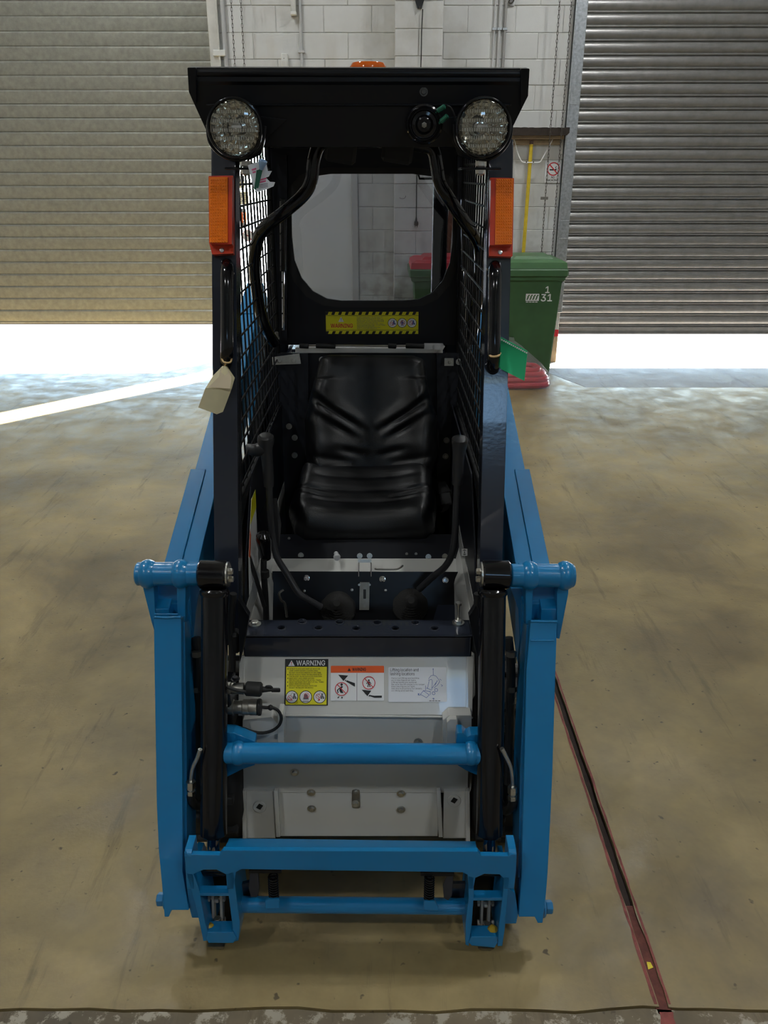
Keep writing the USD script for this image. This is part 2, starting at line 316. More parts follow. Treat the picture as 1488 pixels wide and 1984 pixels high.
main = Polygon(edge + [(XR, WY + 0.25), (XL, WY + 0.25)]).difference(apron.buffer(0.006, join_style='mitre'))
# the joint: ragged sides, 16 mm wide
jl = [(JOINT_X - 0.011 + 0.006 * (meshkit.fbm(np.array([[y * 16.0, 1.0, 0.5]]), 3)[0] - 0.5), y) for y in np.linspace(EDGE_Y - 0.1, 8.2, 200)]
jr = [(JOINT_X + 0.011 + 0.008 * (meshkit.fbm(np.array([[y * 16.0, 7.0, 0.5]]), 3)[0] - 0.5), y) for y in np.linspace(EDGE_Y - 0.1, 8.2, 200)]
left = Polygon(jl + [(XL - 1, 8.2), (XL - 1, EDGE_Y - 0.1)]); right = Polygon(jr + [(XR + 1, 8.2), (XR + 1, EDGE_Y - 0.1)])
slab(main.intersection(left), 'floor_concrete'); slab(main.intersection(right), 'floor_concrete')
slab(apron, 'apron_concrete', 0.0, name='door_apron')
slab(Polygon([(XL, YF), (XR, YF)] + [(x, y - 0.004) for x, y in edge[::-1]]), 'floor_edge', -0.004, name='worn_edge_slab')
part(fl, 'joint_filler', rbox(JOINT_X - 0.02, JOINT_X + 0.02, EDGE_Y - 0.012, 8.1, -0.10, -0.012), 'joint_fill')
part(fl, 'joint_sealant', rbox(JOINT_X - 0.018, JOINT_X + 0.018, EDGE_Y - 0.012, 1.49, -0.05, -0.004, .002), 'sealant_red', label='reddish brown sealant in the near end of the joint')
part(fl, 'subbase', rbox(XL, XR, YF, WY + 0.25, -0.3, -0.121, 0.001), 'joint_fill')
for off, w, sd in ((-0.0185, 0.006, 3.0), (0.0185, 0.0045, 5.0)):                # red paint either side of the joint
    ys = np.linspace(EDGE_Y + 0.01, 7.6, 260); k = meshkit.fbm(np.stack([ys * 24, ys * 0 + sd, ys * 0], 1), 4)
    s = 1 if off > 0 else -1; inner = [(JOINT_X + s * 0.0125, y) for y in ys]; outer = [(JOINT_X + s * (0.0140 + w * (0.35 + 1.1 * q)), y) for y, q in zip(ys, k)]
    m = extr(Polygon(inner + outer[::-1]).buffer(0), 0.0006); m.apply_translation((0, 0, 0.0)); part(fl, 'red_joint_line', m, 'joint_red', label='worn red paint along the floor joint')
ys = np.linspace(0.95, EDGE_Y - 0.006, 40); k = meshkit.fbm(np.stack([ys * 30, ys * 0 + 9, ys * 0], 1), 4)
m = extr(Polygon([(JOINT_X - .014 - .012 * (q - .3), y) for y, q in zip(ys, k)] + [(JOINT_X + .012 + .012 * (q - .3), y) for y, q in list(zip(ys, k[::-1]))[::-1]]).buffer(0), 0.0006); m.apply_translation((0, 0, -0.004)); part(fl, 'red_joint_line', m, 'joint_red')
yl = gnd(1253, 1869); m = hull([(-.006, -.01, 0), (.007, -.006, .002), (.005, .009, 0), (-.005, .008, .003), (0, 0, .004)]); m.apply_translation((JOINT_X, yl[1], -0.0035))
solo('fallen_leaf', m, 'leaf_yellow', 'tiny yellow leaf lying in the red-edged floor joint', 'leaf')

# the back wall between the two shutters: painted blocks laid one by one
BZ = 0.053
LX, RX = -1.505, 1.722
wall = thing('wall_back', 'white painted concrete block wall between the two roller shutters', 'wall', kind='structure')
DX0, DX1, DZ = -1.39, -0.30, 2.10               # doorway in it
def block_wall(x0, x1, y, depth, z0, z1, shift, pitch, hole=None):
    row = int(math.floor((z0 - BZ) / 0.2)); z = BZ + row * 0.2
    while z < z1 - 0.01:
        a = x0 - ((x0 - shift - (0.5 * pitch if row % 2 else 0)) % pitch)
        while a < x1 - 0.01:
            for (p, q) in ([(max(a, x0), min(a + pitch, x1))] if not (hole and z + 0.1 < hole[2]) else [(max(a, x0), min(a + pitch, hole[0], x1)), (max(a, hole[1], x0), min(a + pitch, x1))]):
                if q - p > 0.03:
                    j = rng.uniform(-0.0015, 0.0015)
                    part(wall, 'block', rbox(p + 0.0018, q - 0.0018, y + j, y + depth, max(z, z0) + 0.002, min(z + 0.2, z1) - 0.002, 0.004), 'wall_block', smooth=False)
            a += pitch
        z += 0.2; row += 1
block_wall(LX + 0.085, RX - 0.10, WY, 0.12, 0.0, 3.453, -0.515, 0.41, (DX0 - 0.032, DX1 + 0.06, DZ + 0.06))
block_wall(0.09, 0.495, WY - 0.20, 0.195, 0.0, 3.453, 0.09, 0.405)
part(wall, 'mortar_bed', J(rbox(LX + 0.08, DX0 - 0.028, WY + 0.006, WY + 0.2, 0, 3.46, 0.001), rbox(DX1 + 0.05, RX - 0.1, WY + 0.006, WY + 0.2, 0, 3.46, 0.001), rbox(DX0 - 0.05, DX1 + 0.05, WY + 0.006, WY + 0.2, DZ + 0.05, 3.46, 0.001),
                               rbox(0.095, 0.49, WY - 0.193, WY + 0.05, 0, 3.453, 0.001)), 'mortar')
part(wall, 'lintel', rbox(XL, XR, WY, WY + 0.25, 3.46, ZC, 0.005), 'wall_paint')
part(wall, 'end_pier', rbox(XL, -5.4, WY, WY + 0.25, 0, 3.46), 'wall_paint'); part(wall, 'end_pier', rbox(5.4, XR, WY, WY + 0.25, 0, 3.46), 'wall_paint')
part(wall, 'painted_jamb', rbox(RX - 0.10, RX, WY + 0.02, WY + 0.25, 0.322, 3.46, 0.004), 'frame_white')
part(wall, 'red_stripe', rbox(RX - 0.101, RX + 0.001, WY + 0.018, WY + 0.251, 0.256, 0.322, 0.002), 'print_red', label='short red painted stripe on the jamb')
part(wall, 'jamb_foot', rbox(RX - 0.10, RX, WY + 0.02, WY + 0.25, 0.0, 0.256, 0.004), 'timber_light', label='foot of the jamb, coloured tan for the sunlight reflected onto it')  # tan colour stands in for sunlight reflected onto the jamb
for nm, a in (('wall_left', (XL - .2, XL, YF, WY + .25)), ('wall_right', (XR, XR + .2, YF, WY + .25))):
    solo(nm, rbox(*a, -.3, ZC, 0.005), 'wall_paint', 'plain painted side wall of the hall, ' + nm[5:], kind='structure')
# front wall behind the photographer, with a high daylight opening
wf = thing('wall_front', 'plain front wall of the hall with a high window opening', 'wall', kind='structure')
WX0, WX1, WZ0, WZ1 = 0.85, 2.1, 4.7, 5.45
part(wf, 'pier', rbox(XL, WX0, YF - .25, YF, -.3, ZC), 'wall_paint'); part(wf, 'pier', rbox(WX1, XR, YF - .25, YF, -.3, ZC), 'wall_paint')
part(wf, 'lintel', rbox(WX0, WX1, YF - .25, YF, WZ1, ZC), 'wall_paint'); part(wf, 'sill_panel', rbox(WX0, WX1, YF - .25, YF, -.3, WZ0), 'wall_paint')
solo('ceiling', rbox(XL, XR, YF - .25, WY + .25, ZC, ZC + 0.1, 0.005), 'ceiling_sheet', 'plain roof sheeting over the hall', kind='structure')
# the yard outside
solo('yard', rbox(-30, 30, WY + 0.252, 60, -0.2, -0.015, 0.003), 'yard_concrete', 'sunlit concrete yard outside the shutters', kind='structure')
# roller shutters, slat by slat
d1 = thing('door_1', 'left roller shutter of matt grey slats, raised a little off the floor', 'roller shutter', kind='structure')
def slat_left(z0, z1, x0, x1, y):
    h = z1 - z0
    pr = [(y - .001, z1), (y - .0125, z1 - .012), (y - .0140, z1 - .018), (y - .0115, z0 + h * .4), (y - .006, z0 + .006), (y - .003, z0 + .001), (y + .004, z0), (y + .008, z0 - .006), (y + .012, z0 - .006), (y + .012, z1)]
    return prismx(pr, x0, x1)
P1 = 0.1131
for k in range(27):
    z0 = 0.503 + P1 * k; part(d1, 'slat', slat_left(z0, z0 + P1, -5.45, LX + 0.02 + rng.uniform(-.004, .004), 8.0), 'shutter_grey', smooth=20)
part(d1, 'bottom_rail', J(slat_left(0.388, 0.503, -5.45, LX + 0.01, 8.0), rbox(-5.45, LX - 0.005, 7.99, 8.03, 0.372, 0.388, 0.003)), 'shutter_grey', label='lowest slat with bottom rail')
part(d1, 'weather_strip', rbox(-5.45, LX - 0.01, 8.005, 8.02, 0.360, 0.374, 0.002), 'seal_rubber')
part(d1, 'guide', rbox(LX, LX + 0.085, WY - 0.03, WY + 0.24, 0.0, 3.46, 0.006), 'frame_white', label='white painted guide post')
part(d1, 'guide_lip', rbox(LX + 0.078, LX + 0.092, WY - 0.045, WY - 0.02, 2.45, 3.46, 0.002), 'frame_white')
d2 = thing('door_2', 'right roller shutter of shiny curved steel slats beside a galvanised guide', 'roller shutter', kind='structure')
def slat_right(z0, z1, x0, x1, y):
    h = z1 - z0; t = np.linspace(0, 1, 9)
    face = [(y - .018 * math.sin(math.pi * q) ** .8, z0 + .020 + (h - .024) * q) for q in t]
    bead = [(y - .003, z0 + .018), (y - .010, z0 + .014), (y - .011, z0 + .008), (y - .004, z0 + .002)]
    return prismx([(y + .012, z0 - .005), (y + .012, z1)] + face[::-1] + bead, x0, x1)
P2 = 0.1077
for k in range(29):
    z0 = 0.33 + P2 * k; part(d2, 'slat', slat_right(z0, z0 + P2, RX - 0.02 + rng.uniform(-.006, .006), 5.45, 8.05), 'shutter_steel', smooth=40)
part(d2, 'bottom_rail', J(rbox(RX - 0.02, 5.45, 8.03, 8.07, 0.262, 0.33, 0.006), rbox(RX - 0.02, 5.45, 8.01, 8.09, 0.262, 0.272, 0.002)), 'shutter_steel', label='flat bottom rail')
part(d2, 'guide', J(rbox(RX - 0.105, RX - 0.0, WY - 0.06, WY + 0.02, 0.50, 3.46, 0.003), rbox(RX - 0.105, RX - 0.09, WY - 0.075, WY - 0.02, 0.5, 3.46, 0.002)), 'galvanised', label='mottled galvanised guide post')
for z in (1.18, 2.3): part(d2, 'joint_plate', rbox(RX - 0.104, RX - 0.002, WY - 0.065, WY - 0.055, z, z + 0.16, 0.002), 'galvanised')

# doorway in the wall, seen through the machine: a glazed leaf beside a plain white panel
GX = -0.87
d3 = thing('door_3', 'white doorway behind the machine: a clear glazed leaf beside a plain white panel', 'door', kind='structure')
part(d3, 'side_panel', rbox(GX, DX1, WY - 0.005, WY + 0.04, 0.01, DZ, 0.003), 'door_white', label='plain white fixed panel')
part(d3, 'door_frame', J(rbox(DX1, DX1 + 0.058, WY - 0.035, WY + 0.1, 0, DZ + 0.058), rbox(DX0 - 0.03, DX0, WY - 0.035, WY + 0.1, 0, DZ + 0.058), rbox(DX0, DX1, WY - 0.035, WY + 0.1, DZ, DZ + 0.058)), 'conduit_grey')
part(d3, 'glass_pane', rbox(DX0 + .02, GX - .02, WY + 0.015, WY + 0.021, 0.05, DZ - .04, 0.001), 'clear_pane', label='clear glazed leaf')
part(d3, 'leaf_frame', J(rbox(DX0, DX0 + .022, WY, WY + .04, .01, DZ), rbox(GX - .022, GX, WY, WY + .04, .01, DZ), rbox(DX0, GX, WY, WY + .04, .01, .06), rbox(DX0, GX, WY, WY + .04, DZ - .05, DZ)), 'frame_white')

# lamps under the roof
for lx, ly in LAMPS:
    t = thing('high_bay_lamp', f"round high bay lamp over the {'left' if lx < 0 else 'right'} side of the hall, {'nearest the shutters' if ly > 4 else 'level with the loader' if ly > 0 else 'behind the viewer'}", 'lamp', (lx, ly, ZC - 0.9), group='high bay lamps')
    part(t, 'shade', lathe([(0.05, 0.35), (0.09, 0.34), (0.12, 0.2), (0.20, 0.0), (0.19, 0.0), (0.11, 0.19), (0.05, 0.2)], (lx, ly, ZC - 0.9), (0, 0, 1)), 'lamp_shell')
    part(t, 'stem', cyl((lx, ly, ZC - 0.56), (lx, ly, ZC), 0.012, n=8), 'lamp_shell')
    part(t, 'bulb', lathe([(0.0, 0.0), (0.17, 0.0), (0.17, 0.015), (0, 0.015)], (lx, ly, ZC - 0.888), (0, 0, 1)), 'lamp_glow', smooth=False)

# ---- things on the back wall
c = thing('conduit', 'pale conduit pipe running down the wall left of the machine roof, below a lamp end', 'pipe', (-0.68, WY, 2.6))
part(c, 'pipe', cyl((at(583, 60, WY)[0], WY - 0.014, 2.55), (at(583, 60, WY)[0], WY - 0.014, 3.45), 0.013, n=12), 'conduit_grey')
for z in (2.7, 3.2): part(c, 'saddle', rbox(at(583, 60, WY)[0] - .03, at(583, 60, WY)[0] + .03, WY - .03, WY - .001, z, z + .018, .002), 'conduit_grey')
x = at(435, 60, WY)[0]
c = thing('conduit', 'grey conduit pipe beside the white guide post of the left shutter', 'pipe', (x, WY, 2.5))
part(c, 'pipe', cyl((x, WY - 0.02, 2.45), (x, WY - 0.02, 3.45), 0.019, n=14), 'conduit_grey')
b0, b1 = at(414, 98, WY), at(439, 110, WY)
part(c, 'clip', rbox(b0[0], b1[0], WY - .05, WY - .001, b1[2], b0[2], .004), 'white_bracket')
for px, lab in ((957, 'thin grey conduit, leftmost of three left of the hoist chains'), (967, 'grey conduit, middle of three left of the hoist chains'), (977.5, 'dark grey conduit, rightmost of three left of the hoist chains')):
    x = at(px, 60, WY)[0]; c = thing('conduit', lab, 'pipe', (x, WY, 2.5))
    part(c, 'pipe', cyl((x, WY - 0.015, 2.2), (x, WY - 0.015, 3.45), 0.008 if px == 957 else 0.012, n=12), 'conduit_dark' if px > 970 else 'conduit_grey')
    part(c, 'saddle', rbox(x - .02, x + .02, WY - .03, WY - .001, at(px, 57, WY)[2] - .01, at(px, 57, WY)[2] + .01, .002), 'galvanised')
a, b = at(544, 103, WY - .05), at(559, 150, WY - .05)
c = thing('switch_box', 'small white surface box on the block wall above the left headlight', 'box', (a[0], WY, b[2]))
part(c, 'cover', rbox(a[0], b[0], WY - .05, WY - .001, b[2], a[2], .006), 'white_bracket'); part(c, 'lid', rbox(a[0] + .004, b[0] - .004, WY - .062, WY - .049, b[2], at(544, 118, WY - .05)[2], .004), 'frame_white')
part(c, 'screw', cyl(at(550, 113, WY - .05), at(550, 113, WY - .056), .004, n=8), 'dull_steel')
a, b = at(561, -30, WY - .06), at(573, 25, WY - .06)
c = thing('lamp_batten', 'end of a white lamp batten fixed upright at the top of the wall', 'lamp', (a[0], WY, b[2]))
part(c, 'body', rbox(a[0], b[0], WY - .06, WY - .001, b[2], 3.44, .006), 'frame_white'); part(c, 'end_cap', rbox(a[0] - .004, b[0] + .004, WY - .064, WY - .001, b[2] - .014, b[2] + .012, .004), 'white_bracket', label='cream end cap')
p = at(990, 4, WY)
c = thing('cable_bracket', 'small metal bracket with a coiled cable end at the top of the wall', 'bracket', p)
part(c, 'plate', rbox(p[0] - .012, p[0] + .03, WY - .012, WY - .001, p[2] - .03, p[2] + .06, .003), 'conduit_grey'); part(c, 'cable_coil', tube(spline([p + (-.02, -.02, .0), p + (.0, -.03, .03), p + (.02, -.02, .01), p + (.0, -.02, -.01)], 6, True), .006, 6, True), 'chain_steel')

# hoist chains
def chain(label, xs, zs, y, sway):
    t = thing('hoist_chain', label, 'chain', (xs[0], y, zs[0]), group=None)
    base = spline([(-.0055, 0, -.011), (-.0055, 0, .011), (0, 0, .0185), (.0055, 0, .011), (.0055, 0, -.011), (0, 0, -.0185)], 2, True)
    lk = tube(base, .0021, 5, True); rot = trimesh.transformations.rotation_matrix(math.pi / 2, (0, 0, 1))
    for x in xs:
        z, k = zs[1], 0
        while z > zs[0]:
            m = lk.copy(); m.apply_transform(rot) if k % 2 else None
            m.apply_translation((x + sway * (zs[1] - z) + .0015 * math.sin(z * 3), y, z)); part(t, 'link', m, 'chain_steel', smooth=True); z -= .0295; k += 1
    return t
xa, xb = at(452, 65, 7.78)[0], at(470.5, 65, 7.78)[0]
chain('hoist chain loop hanging beside the left shutter', (xa, xb), (1.15, 3.3), 7.78, -0.008)
xa, xb = at(1084, 5, 7.74)[0], at(1107, 5, 7.74)[0]
cr = chain('hoist chain loop hanging between the block wall and the right shutter', (xa, xb), (0.9, 3.3), 7.74, 0.002)
a, b = at(1048, 381, 7.72), at(1062, 387, 7.72); part(cr, 'lock_tag', rbox(a[0], b[0], 7.722, 7.728, b[2], a[2], .002), 'dull_steel')
p = at(1088, 304, 7.8); part(cr, 'keeper_ring', tube(spline([p + (.012 * math.cos(q), 0, .022 * math.sin(q)) for q in np.linspace(0, 2 * math.pi, 8, endpoint=False)], 3, True), .003, 6, True), 'dull_steel')

# power cord hung on the pilaster
PY = WY - 0.20
p = at(812, 18, PY - .03); c = thing('power_cord', 'black power cord with a plug hanging down the pilaster from a bracket', 'cord', (p[0], PY, 1.3))
tri = [at(797, -25, PY - .02), at(829, -25, PY - .02), at(817, 16, PY - .02), at(809, 16, PY - .02)]
m = hull([q + (0, dy, 0) for q in tri for dy in (0, .018)]); part(c, 'hanger', m, 'print_black', label='black tapering hanger bracket')
part(c, 'hanger_pin', cyl(at(813.5, 14, PY - .021), at(813.5, 14, PY - .035), .007, n=10), 'chain_steel')
q0, q1 = at(819, 18, PY - .02), at(806.5, 422, PY - .02)
part(c, 'cable', tube(spline([q0, at(817, 60, PY - .02), at(815.5, 128, PY - .02), at(809.5, 280, PY - .02), at(807.5, 345, PY - .02), q1], 8), .0042, 8), 'print_black')
part(c, 'plug', J(cyl(q1, q1 - (0, 0, .05), .007, .012, 12), lathe([(0, 0), (.018, 0), (.020, .008), (.018, .03), (0, .032)], q1 - (0, 0.012, .062), (0, -0.35, 1), 14), cyl(q1 + (-.008, -.01, -.06), q1 + (-.01, -.012, -.082), .003, n=6), cyl(q1 + (.008, -.01, -.06), q1 + (.01, -.012, -.082), .003, n=6)), 'print_black', label='black mains plug')
p = at(786, 380, PY)
solo('wall_hook', J(cyl(p, p - (0, .02, 0), .0035, n=8), tube(spline([p - (0, .02, 0), p + (-.012, -.022, -.018), p + (-.04, -.02, -.02), p + (-.055, -.015, -.012)], 5), .0022, 6)), 'chain_steel', 'small wire hook on the pilaster beside the hanging plug', 'hook')

# timber shelf, broom and its bracket, sign
a, b = at(984, 247, WY - .12), at(1103, 262, WY - .12)
c = thing('timber_shelf', 'rough dark timber board fixed to the wall above the broom handle', 'shelf', (a[0], WY - .15, b[2]))
xs = np.linspace(a[0] - .25, b[0], 40); nz = meshkit.fbm(np.stack([xs * 22, xs * 0 + 4, xs * 0], 1), 3)
m = extr(Polygon([(x, a[2] + .012 * (k - .5)) for x, k in zip(xs, nz)] + [(b[0], b[2] + .02), (b[0] - .02, b[2])] + [(xs[0], b[2])]).buffer(0), .05)
v = m.vertices.copy(); m.vertices = np.stack([v[:, 0], WY - .07 - v[:, 2], v[:, 1]], 1); m.invert(); part(c, 'board', m, 'timber_dark')
part(c, 'backing_batten', rbox(a[0] - .25, b[0] - .03, WY - .07, WY - .001, b[2] - .03, b[2] + .03, .004), 'timber_light')
part(c, 'rail', rbox(a[0] - .25, b[0] - .05, WY - .025, WY - .001, b[2] - .075, b[2] - .03, .004), 'timber_light')
c = thing('broom', 'yellow broom handle standing behind the green-lidded bin, held in a wall clip', 'broom', at(1005, 640, WY - .12))
p0, p1 = at(1030, 273, WY - .055), at(1014, 490, WY - .075); pe = p0 + (p1 - p0) * 2.0
part(c, 'handle', cyl(p0 + (p1 - p0) * .02, pe, .0165, n=16), 'broom_yellow'); part(c, 'handle_end', cyl(p0, p0 + (p1 - p0) * .03, .018, n=16), 'broom_end', label='dark brown end of the handle')
part(c, 'broom_head', rbox(pe[0] - .13, pe[0] + .13, pe[1] - .02, pe[1] + .02, pe[2] - .06, pe[2] + .01, .01), 'broom_end')
c = thing('wall_clip', 'white bent-strap wall clip holding the yellow broom handle', 'bracket', at(1028, 313, WY - .02))
pts = [(994, 262), (1002, 292), (1008, 308), (1014, 314), (1030, 314.5), (1045, 314), (1050, 308), (1060, 290), (1072, 268)]
ys = [0, -.03, -.05, -.055, -.055, -.055, -.05, -.03, 0]
part(c, 'strap', tube(spline([at(x, y, WY - .02 + d) for (x, y), d in zip(pts, ys)], 5), .0085, 8, flat=.35), 'white_bracket')
for px in (1020, 1033.5): part(c, 'rivet', cyl(at(px, 314, WY - .078), at(px, 314, WY - .086), .005, n=10), 'print_black')
def wall_print(base_pl, x0, y0, x1, y1, Y, t=.003):
    a, b = at(x0, y0, Y), at(x1, y1, Y); fr = np.eye(4); fr[:3, 0], fr[:3, 1], fr[:3, 2], fr[:3, 3] = (1, 0, 0), (0, 0, 1), (0, -1, 0), (a[0], Y, b[2]); return fr, b[0] - a[0], a[2] - b[2]
def put(parent, name, geo, fr, z, mat, t=.0003, **k):
    m = geo.copy() if isinstance(geo, trimesh.Trimesh) else extr(geo, t); m.apply_translation((0, 0, z)); m.apply_transform(fr); return part(parent, name, m, mat, smooth=False, **k)
def text(s, h, x=0, y=0, bold=False, width=None, t=.0003, sx=1.0):
    m = meshkit.text_mesh(s, h, t, bold); w = m.bounds[1][0]; m.apply_scale((sx if width is None else width / w, 1, 1)); m.apply_translation((x, y, 0)); return m
def rrect(x0, y0, x1, y1, r): return shapely.box(x0 + r, y0 + r, x1 - r, y1 - r).buffer(r, quad_segs=4)
fr, w, h = wall_print(None, 1057, 311, 1084, 354, WY - .004)
c = thing('no_smoking_sign', 'white sign with a red ring on the block wall reading NO SMOKING', 'sign', (fr[0, 3], WY, fr[2, 3]))
put(c, 'plate', rrect(0, 0, w, h, .008), fr, 0, 'print_white', .003)
R = w * .40; cx, cy = w * .54, h * .62
put(c, 'red_ring', union(ring2(cx, cy, R, R * .16), line2([(cx - R * .66, cy + R * .66), (cx + R * .66, cy - R * .66)], R * .17)), fr, .0034, 'print_red')
put(c, 'cigarette', union(shapely.box(cx - R * .6, cy - R * .22, cx + R * .5, cy - R * .02), line2([(cx + R * .45, cy + .0), (cx + R * .3, cy + R * .25), (cx + R * .5, cy + R * .4)], R * .08)), fr, .0031, 'print_black')
put(c, 'lettering', J(text('NO', h * .085, w * .42, h * .20, True), text('SMOKING', h * .085, w * .1, h * .07, True, width=w * .8)), fr, .003, 'print_black')
# small things on and beside the white door, seen through the left side screen
for (x0, y0, x1, y1, nm, lab, mat) in ((461, 341, 474, 352, 'notice', 'small dark notice above a yellow one, seen through the left screen', 'print_grey'), (461, 352, 474, 364, 'notice', 'small pale yellow notice with two dark dots, seen through the left screen', 'paper_cream'), (459, 372, 482, 396, 'notice', 'larger pale yellow notice on the white door, seen through the left screen', 'paper_cream')):
    fr, w, h = wall_print(None, x0, y0, x1, y1, WY - .012)
    c = thing(nm, lab, 'notice', (fr[0, 3], WY, fr[2, 3])); put(c, 'sheet', rrect(0, 0, w, h, .003), fr, 0, mat, .002)
    if y0 == 352: put(c, 'print', union(disc2(w * .3, h * .5, h * .1), disc2(w * .7, h * .5, h * .1)), fr, .0021, 'print_grey')
    if y0 == 372: put(c, 'print', union([shapely.box(w * .1, h * (.2 + .16 * k), w * .8, h * (.24 + .16 * k)) for k in range(5)]), fr, .0021, 'print_grey')
a, b = at(462, 404, WY - .06), at(481, 438, WY - .06)
c = thing('torch_holder', 'dark cylinder with an orange label in a wall clip, seen through the left screen', 'holder', ((a[0] + b[0]) / 2, WY - .05, b[2]))
xm, rr = (a[0] + b[0]) / 2, (b[0] - a[0]) / 2.4
part(c, 'case', cyl((xm, WY - .055, b[2]), (xm, WY - .055, a[2]), rr, n=20), 'print_grey'); part(c, 'label_band', cyl((xm, WY - .055, b[2] + .03), (xm, WY - .055, a[2] - .03), rr * 1.01, n=20), 'print_orange', label='orange label'); part(c, 'clip', rbox(xm - rr * 1.3, xm + rr * 1.3, WY - .03, WY - .006, b[2] + .05, b[2] + .09, .004), 'chain_steel')
fr, w, h = wall_print(None, 469, 445, 491, 468, WY - .012)
c = thing('door_sticker', 'round red no-smoking sticker on the white door, seen through the left screen', 'sticker', (fr[0, 3], WY, fr[2, 3]))
put(c, 'disc', disc2(w / 2, h / 2, w * .5), fr, 0, 'print_white', .002); put(c, 'red_ring', union(ring2(w / 2, h / 2, w * .5, w * .04), line2([(w * .16, h * .84), (w * .84, h * .16)], w * .04)), fr, .0024, 'print_red'); put(c, 'cigarette', shapely.box(w * .25, h * .46, w * .75, h * .54), fr, .0021, 'print_black')

# wheelie bins
def bin_(x0, y0, lid, label, print_=False):
    W, Dp, Hb = .585, .58, .985
    t = thing('wheelie_bin', label, 'bin', (x0 + W / 2, y0 + Dp / 2, 0))
    def ringz(z, dx, dy0, dy1): return [(x0 + dx, y0 + dy0, z), (x0 + W - dx, y0 + dy0, z), (x0 + W - dx, y0 + Dp - dy1, z), (x0 + dx, y0 + Dp - dy1, z)]
    part(t, 'body', J(hull(ringz(.02, .085, .10, .16) + ringz(.92, .045, .03, .05) + [(x0 + .10, y0 + .085, .05), (x0 + W - .10, y0 + .085, .05)]), rbox(x0 + .18, x0 + W - .18, y0 + .11, y0 + .13, .06, .75, .01)), 'bin_green', smooth=25)
    part(t, 'rim', J(rbox(x0 + .0, x0 + W, y0, y0 + Dp, .915, .985, .012), rbox(x0 + .02, x0 + W - .02, y0 + .015, y0 + Dp - .02, .88, .93, .01)), 'bin_green', smooth=25)
    part(t, 'lid', J(hull([(x, y, z) for z, d in ((.987, .012), (1.035, .02), (1.055, .06)) for x in (x0 + d, x0 + W - d) for y in (y0 + d, y0 + Dp - d * .6)]), hull([(x, y, z) for z, d in ((1.05, .11), (1.078, .14)) for x in (x0 + d, x0 + W - d) for y in (y0 + d, y0 + Dp - d * .6)])), lid, smooth=25)
    for s in (0, 1): part(t, 'rib', hull([(x0 + (.02 if not s else W - .05), y0 + .02, .915), (x0 + (.05 if not s else W - .02), y0 + .02, .915), (x0 + (.05 if not s else W - .05), y0 + .03, .86), (x0 + (.05 if not s else W - .05), y0 + .09, .915)]), 'bin_green')
    for s in (.06, W - .06): part(t, 'wheel', cyl((x0 + s - .025, y0 + Dp - .1, .1), (x0 + s + .025, y0 + Dp - .1, .1), .1, n=24, c=.01), 'tyre_rubber')
    part(t, 'axle', cyl((x0 + .05, y0 + Dp - .1, .1), (x0 + W - .05, y0 + Dp - .1, .1), .012, n=10), 'dull_steel')
    part(t, 'handle_bar', J(cyl((x0 + .12, y0 + Dp + .03, 1.0), (x0 + W - .12, y0 + Dp + .03, 1.0), .016, n=12), *[cyl((x, y0 + Dp + .03, 1.0), (x, y0 + Dp - .03, .96), .014, n=10) for x in (x0 + .13, x0 + W - .13)]), 'bin_green')
    if print_:
        p0, p1 = np.array([0, y0 + .085, .05]), np.array([0, y0 + .03, .92]); v = (p1 - p0) / np.linalg.norm(p1 - p0)
        fr = np.eye(4); fr[:3, 0], fr[:3, 1], fr[:3, 2] = (1, 0, 0), v, np.cross((1, 0, 0), v); fr[:3, 3] = p0
        def uv(px, py):
            d = ray(px, py); k = np.dot(p0 - EYE, fr[:3, 2]) / np.dot(d, fr[:3, 2]); q = EYE + d * k; return q[0], float(np.dot(q - p0, v))
        a, b = uv(1047.5, 583.5), uv(1053, 570)
        put(t, 'number', J(text('1', (uv(1050, 555)[1] - uv(1050, 567.5)[1]), uv(1054.5, 567)[0], uv(1050, 567.5)[1], True), text('31', b[1] - a[1], a[0] - .005, a[1], True)), fr, .001, 'print_white', label='white house number 1 over 31')
        a, b = uv(1018, 583), uv(1045, 569); w, h = b[0] - a[0], b[1] - a[1]
        hat = [line2([(a[0] + w * (.10 + .22 * k), a[1] + h * .15), (a[0] + w * (.18 + .22 * k), a[1] + h * .45), (a[0] + w * (.16 + .22 * k), a[1] + h * .55), (a[0] + w * (.27 + .22 * k), a[1] + h * .85)], w * .09) for k in range(4)]
        put(t, 'emblem', shapely.box(a[0], a[1], b[0], b[1]).difference(union(hat)), fr, .001, 'print_white', label='white hatched emblem')
        put(t, 'underline', union([shapely.box(a[0] + w * (.04 + .23 * k), a[1] - h * .22, a[0] + w * (.22 + .23 * k), a[1] - h * .10) for k in range(4)]), fr, .001, 'print_white', kind='stuff')
bin_(1.003, 7.08, 'lid_green', 'green wheelie bin with a matching green lid and white 31 on its front', True)
bin_(0.215, 7.04, 'lid_red', 'green wheelie bin with a red lid, seen through the rear window')
a0 = at(874, 405, WY - .06); a1 = at(867, 500, WY - .1)
d = a1 - a0
solo('leaning_plank', obox(a0, a1 + d * 1.4, .045, .03), 'timber_brown', 'narrow brown plank leaning on the wall behind the red-lidded bin', 'plank')
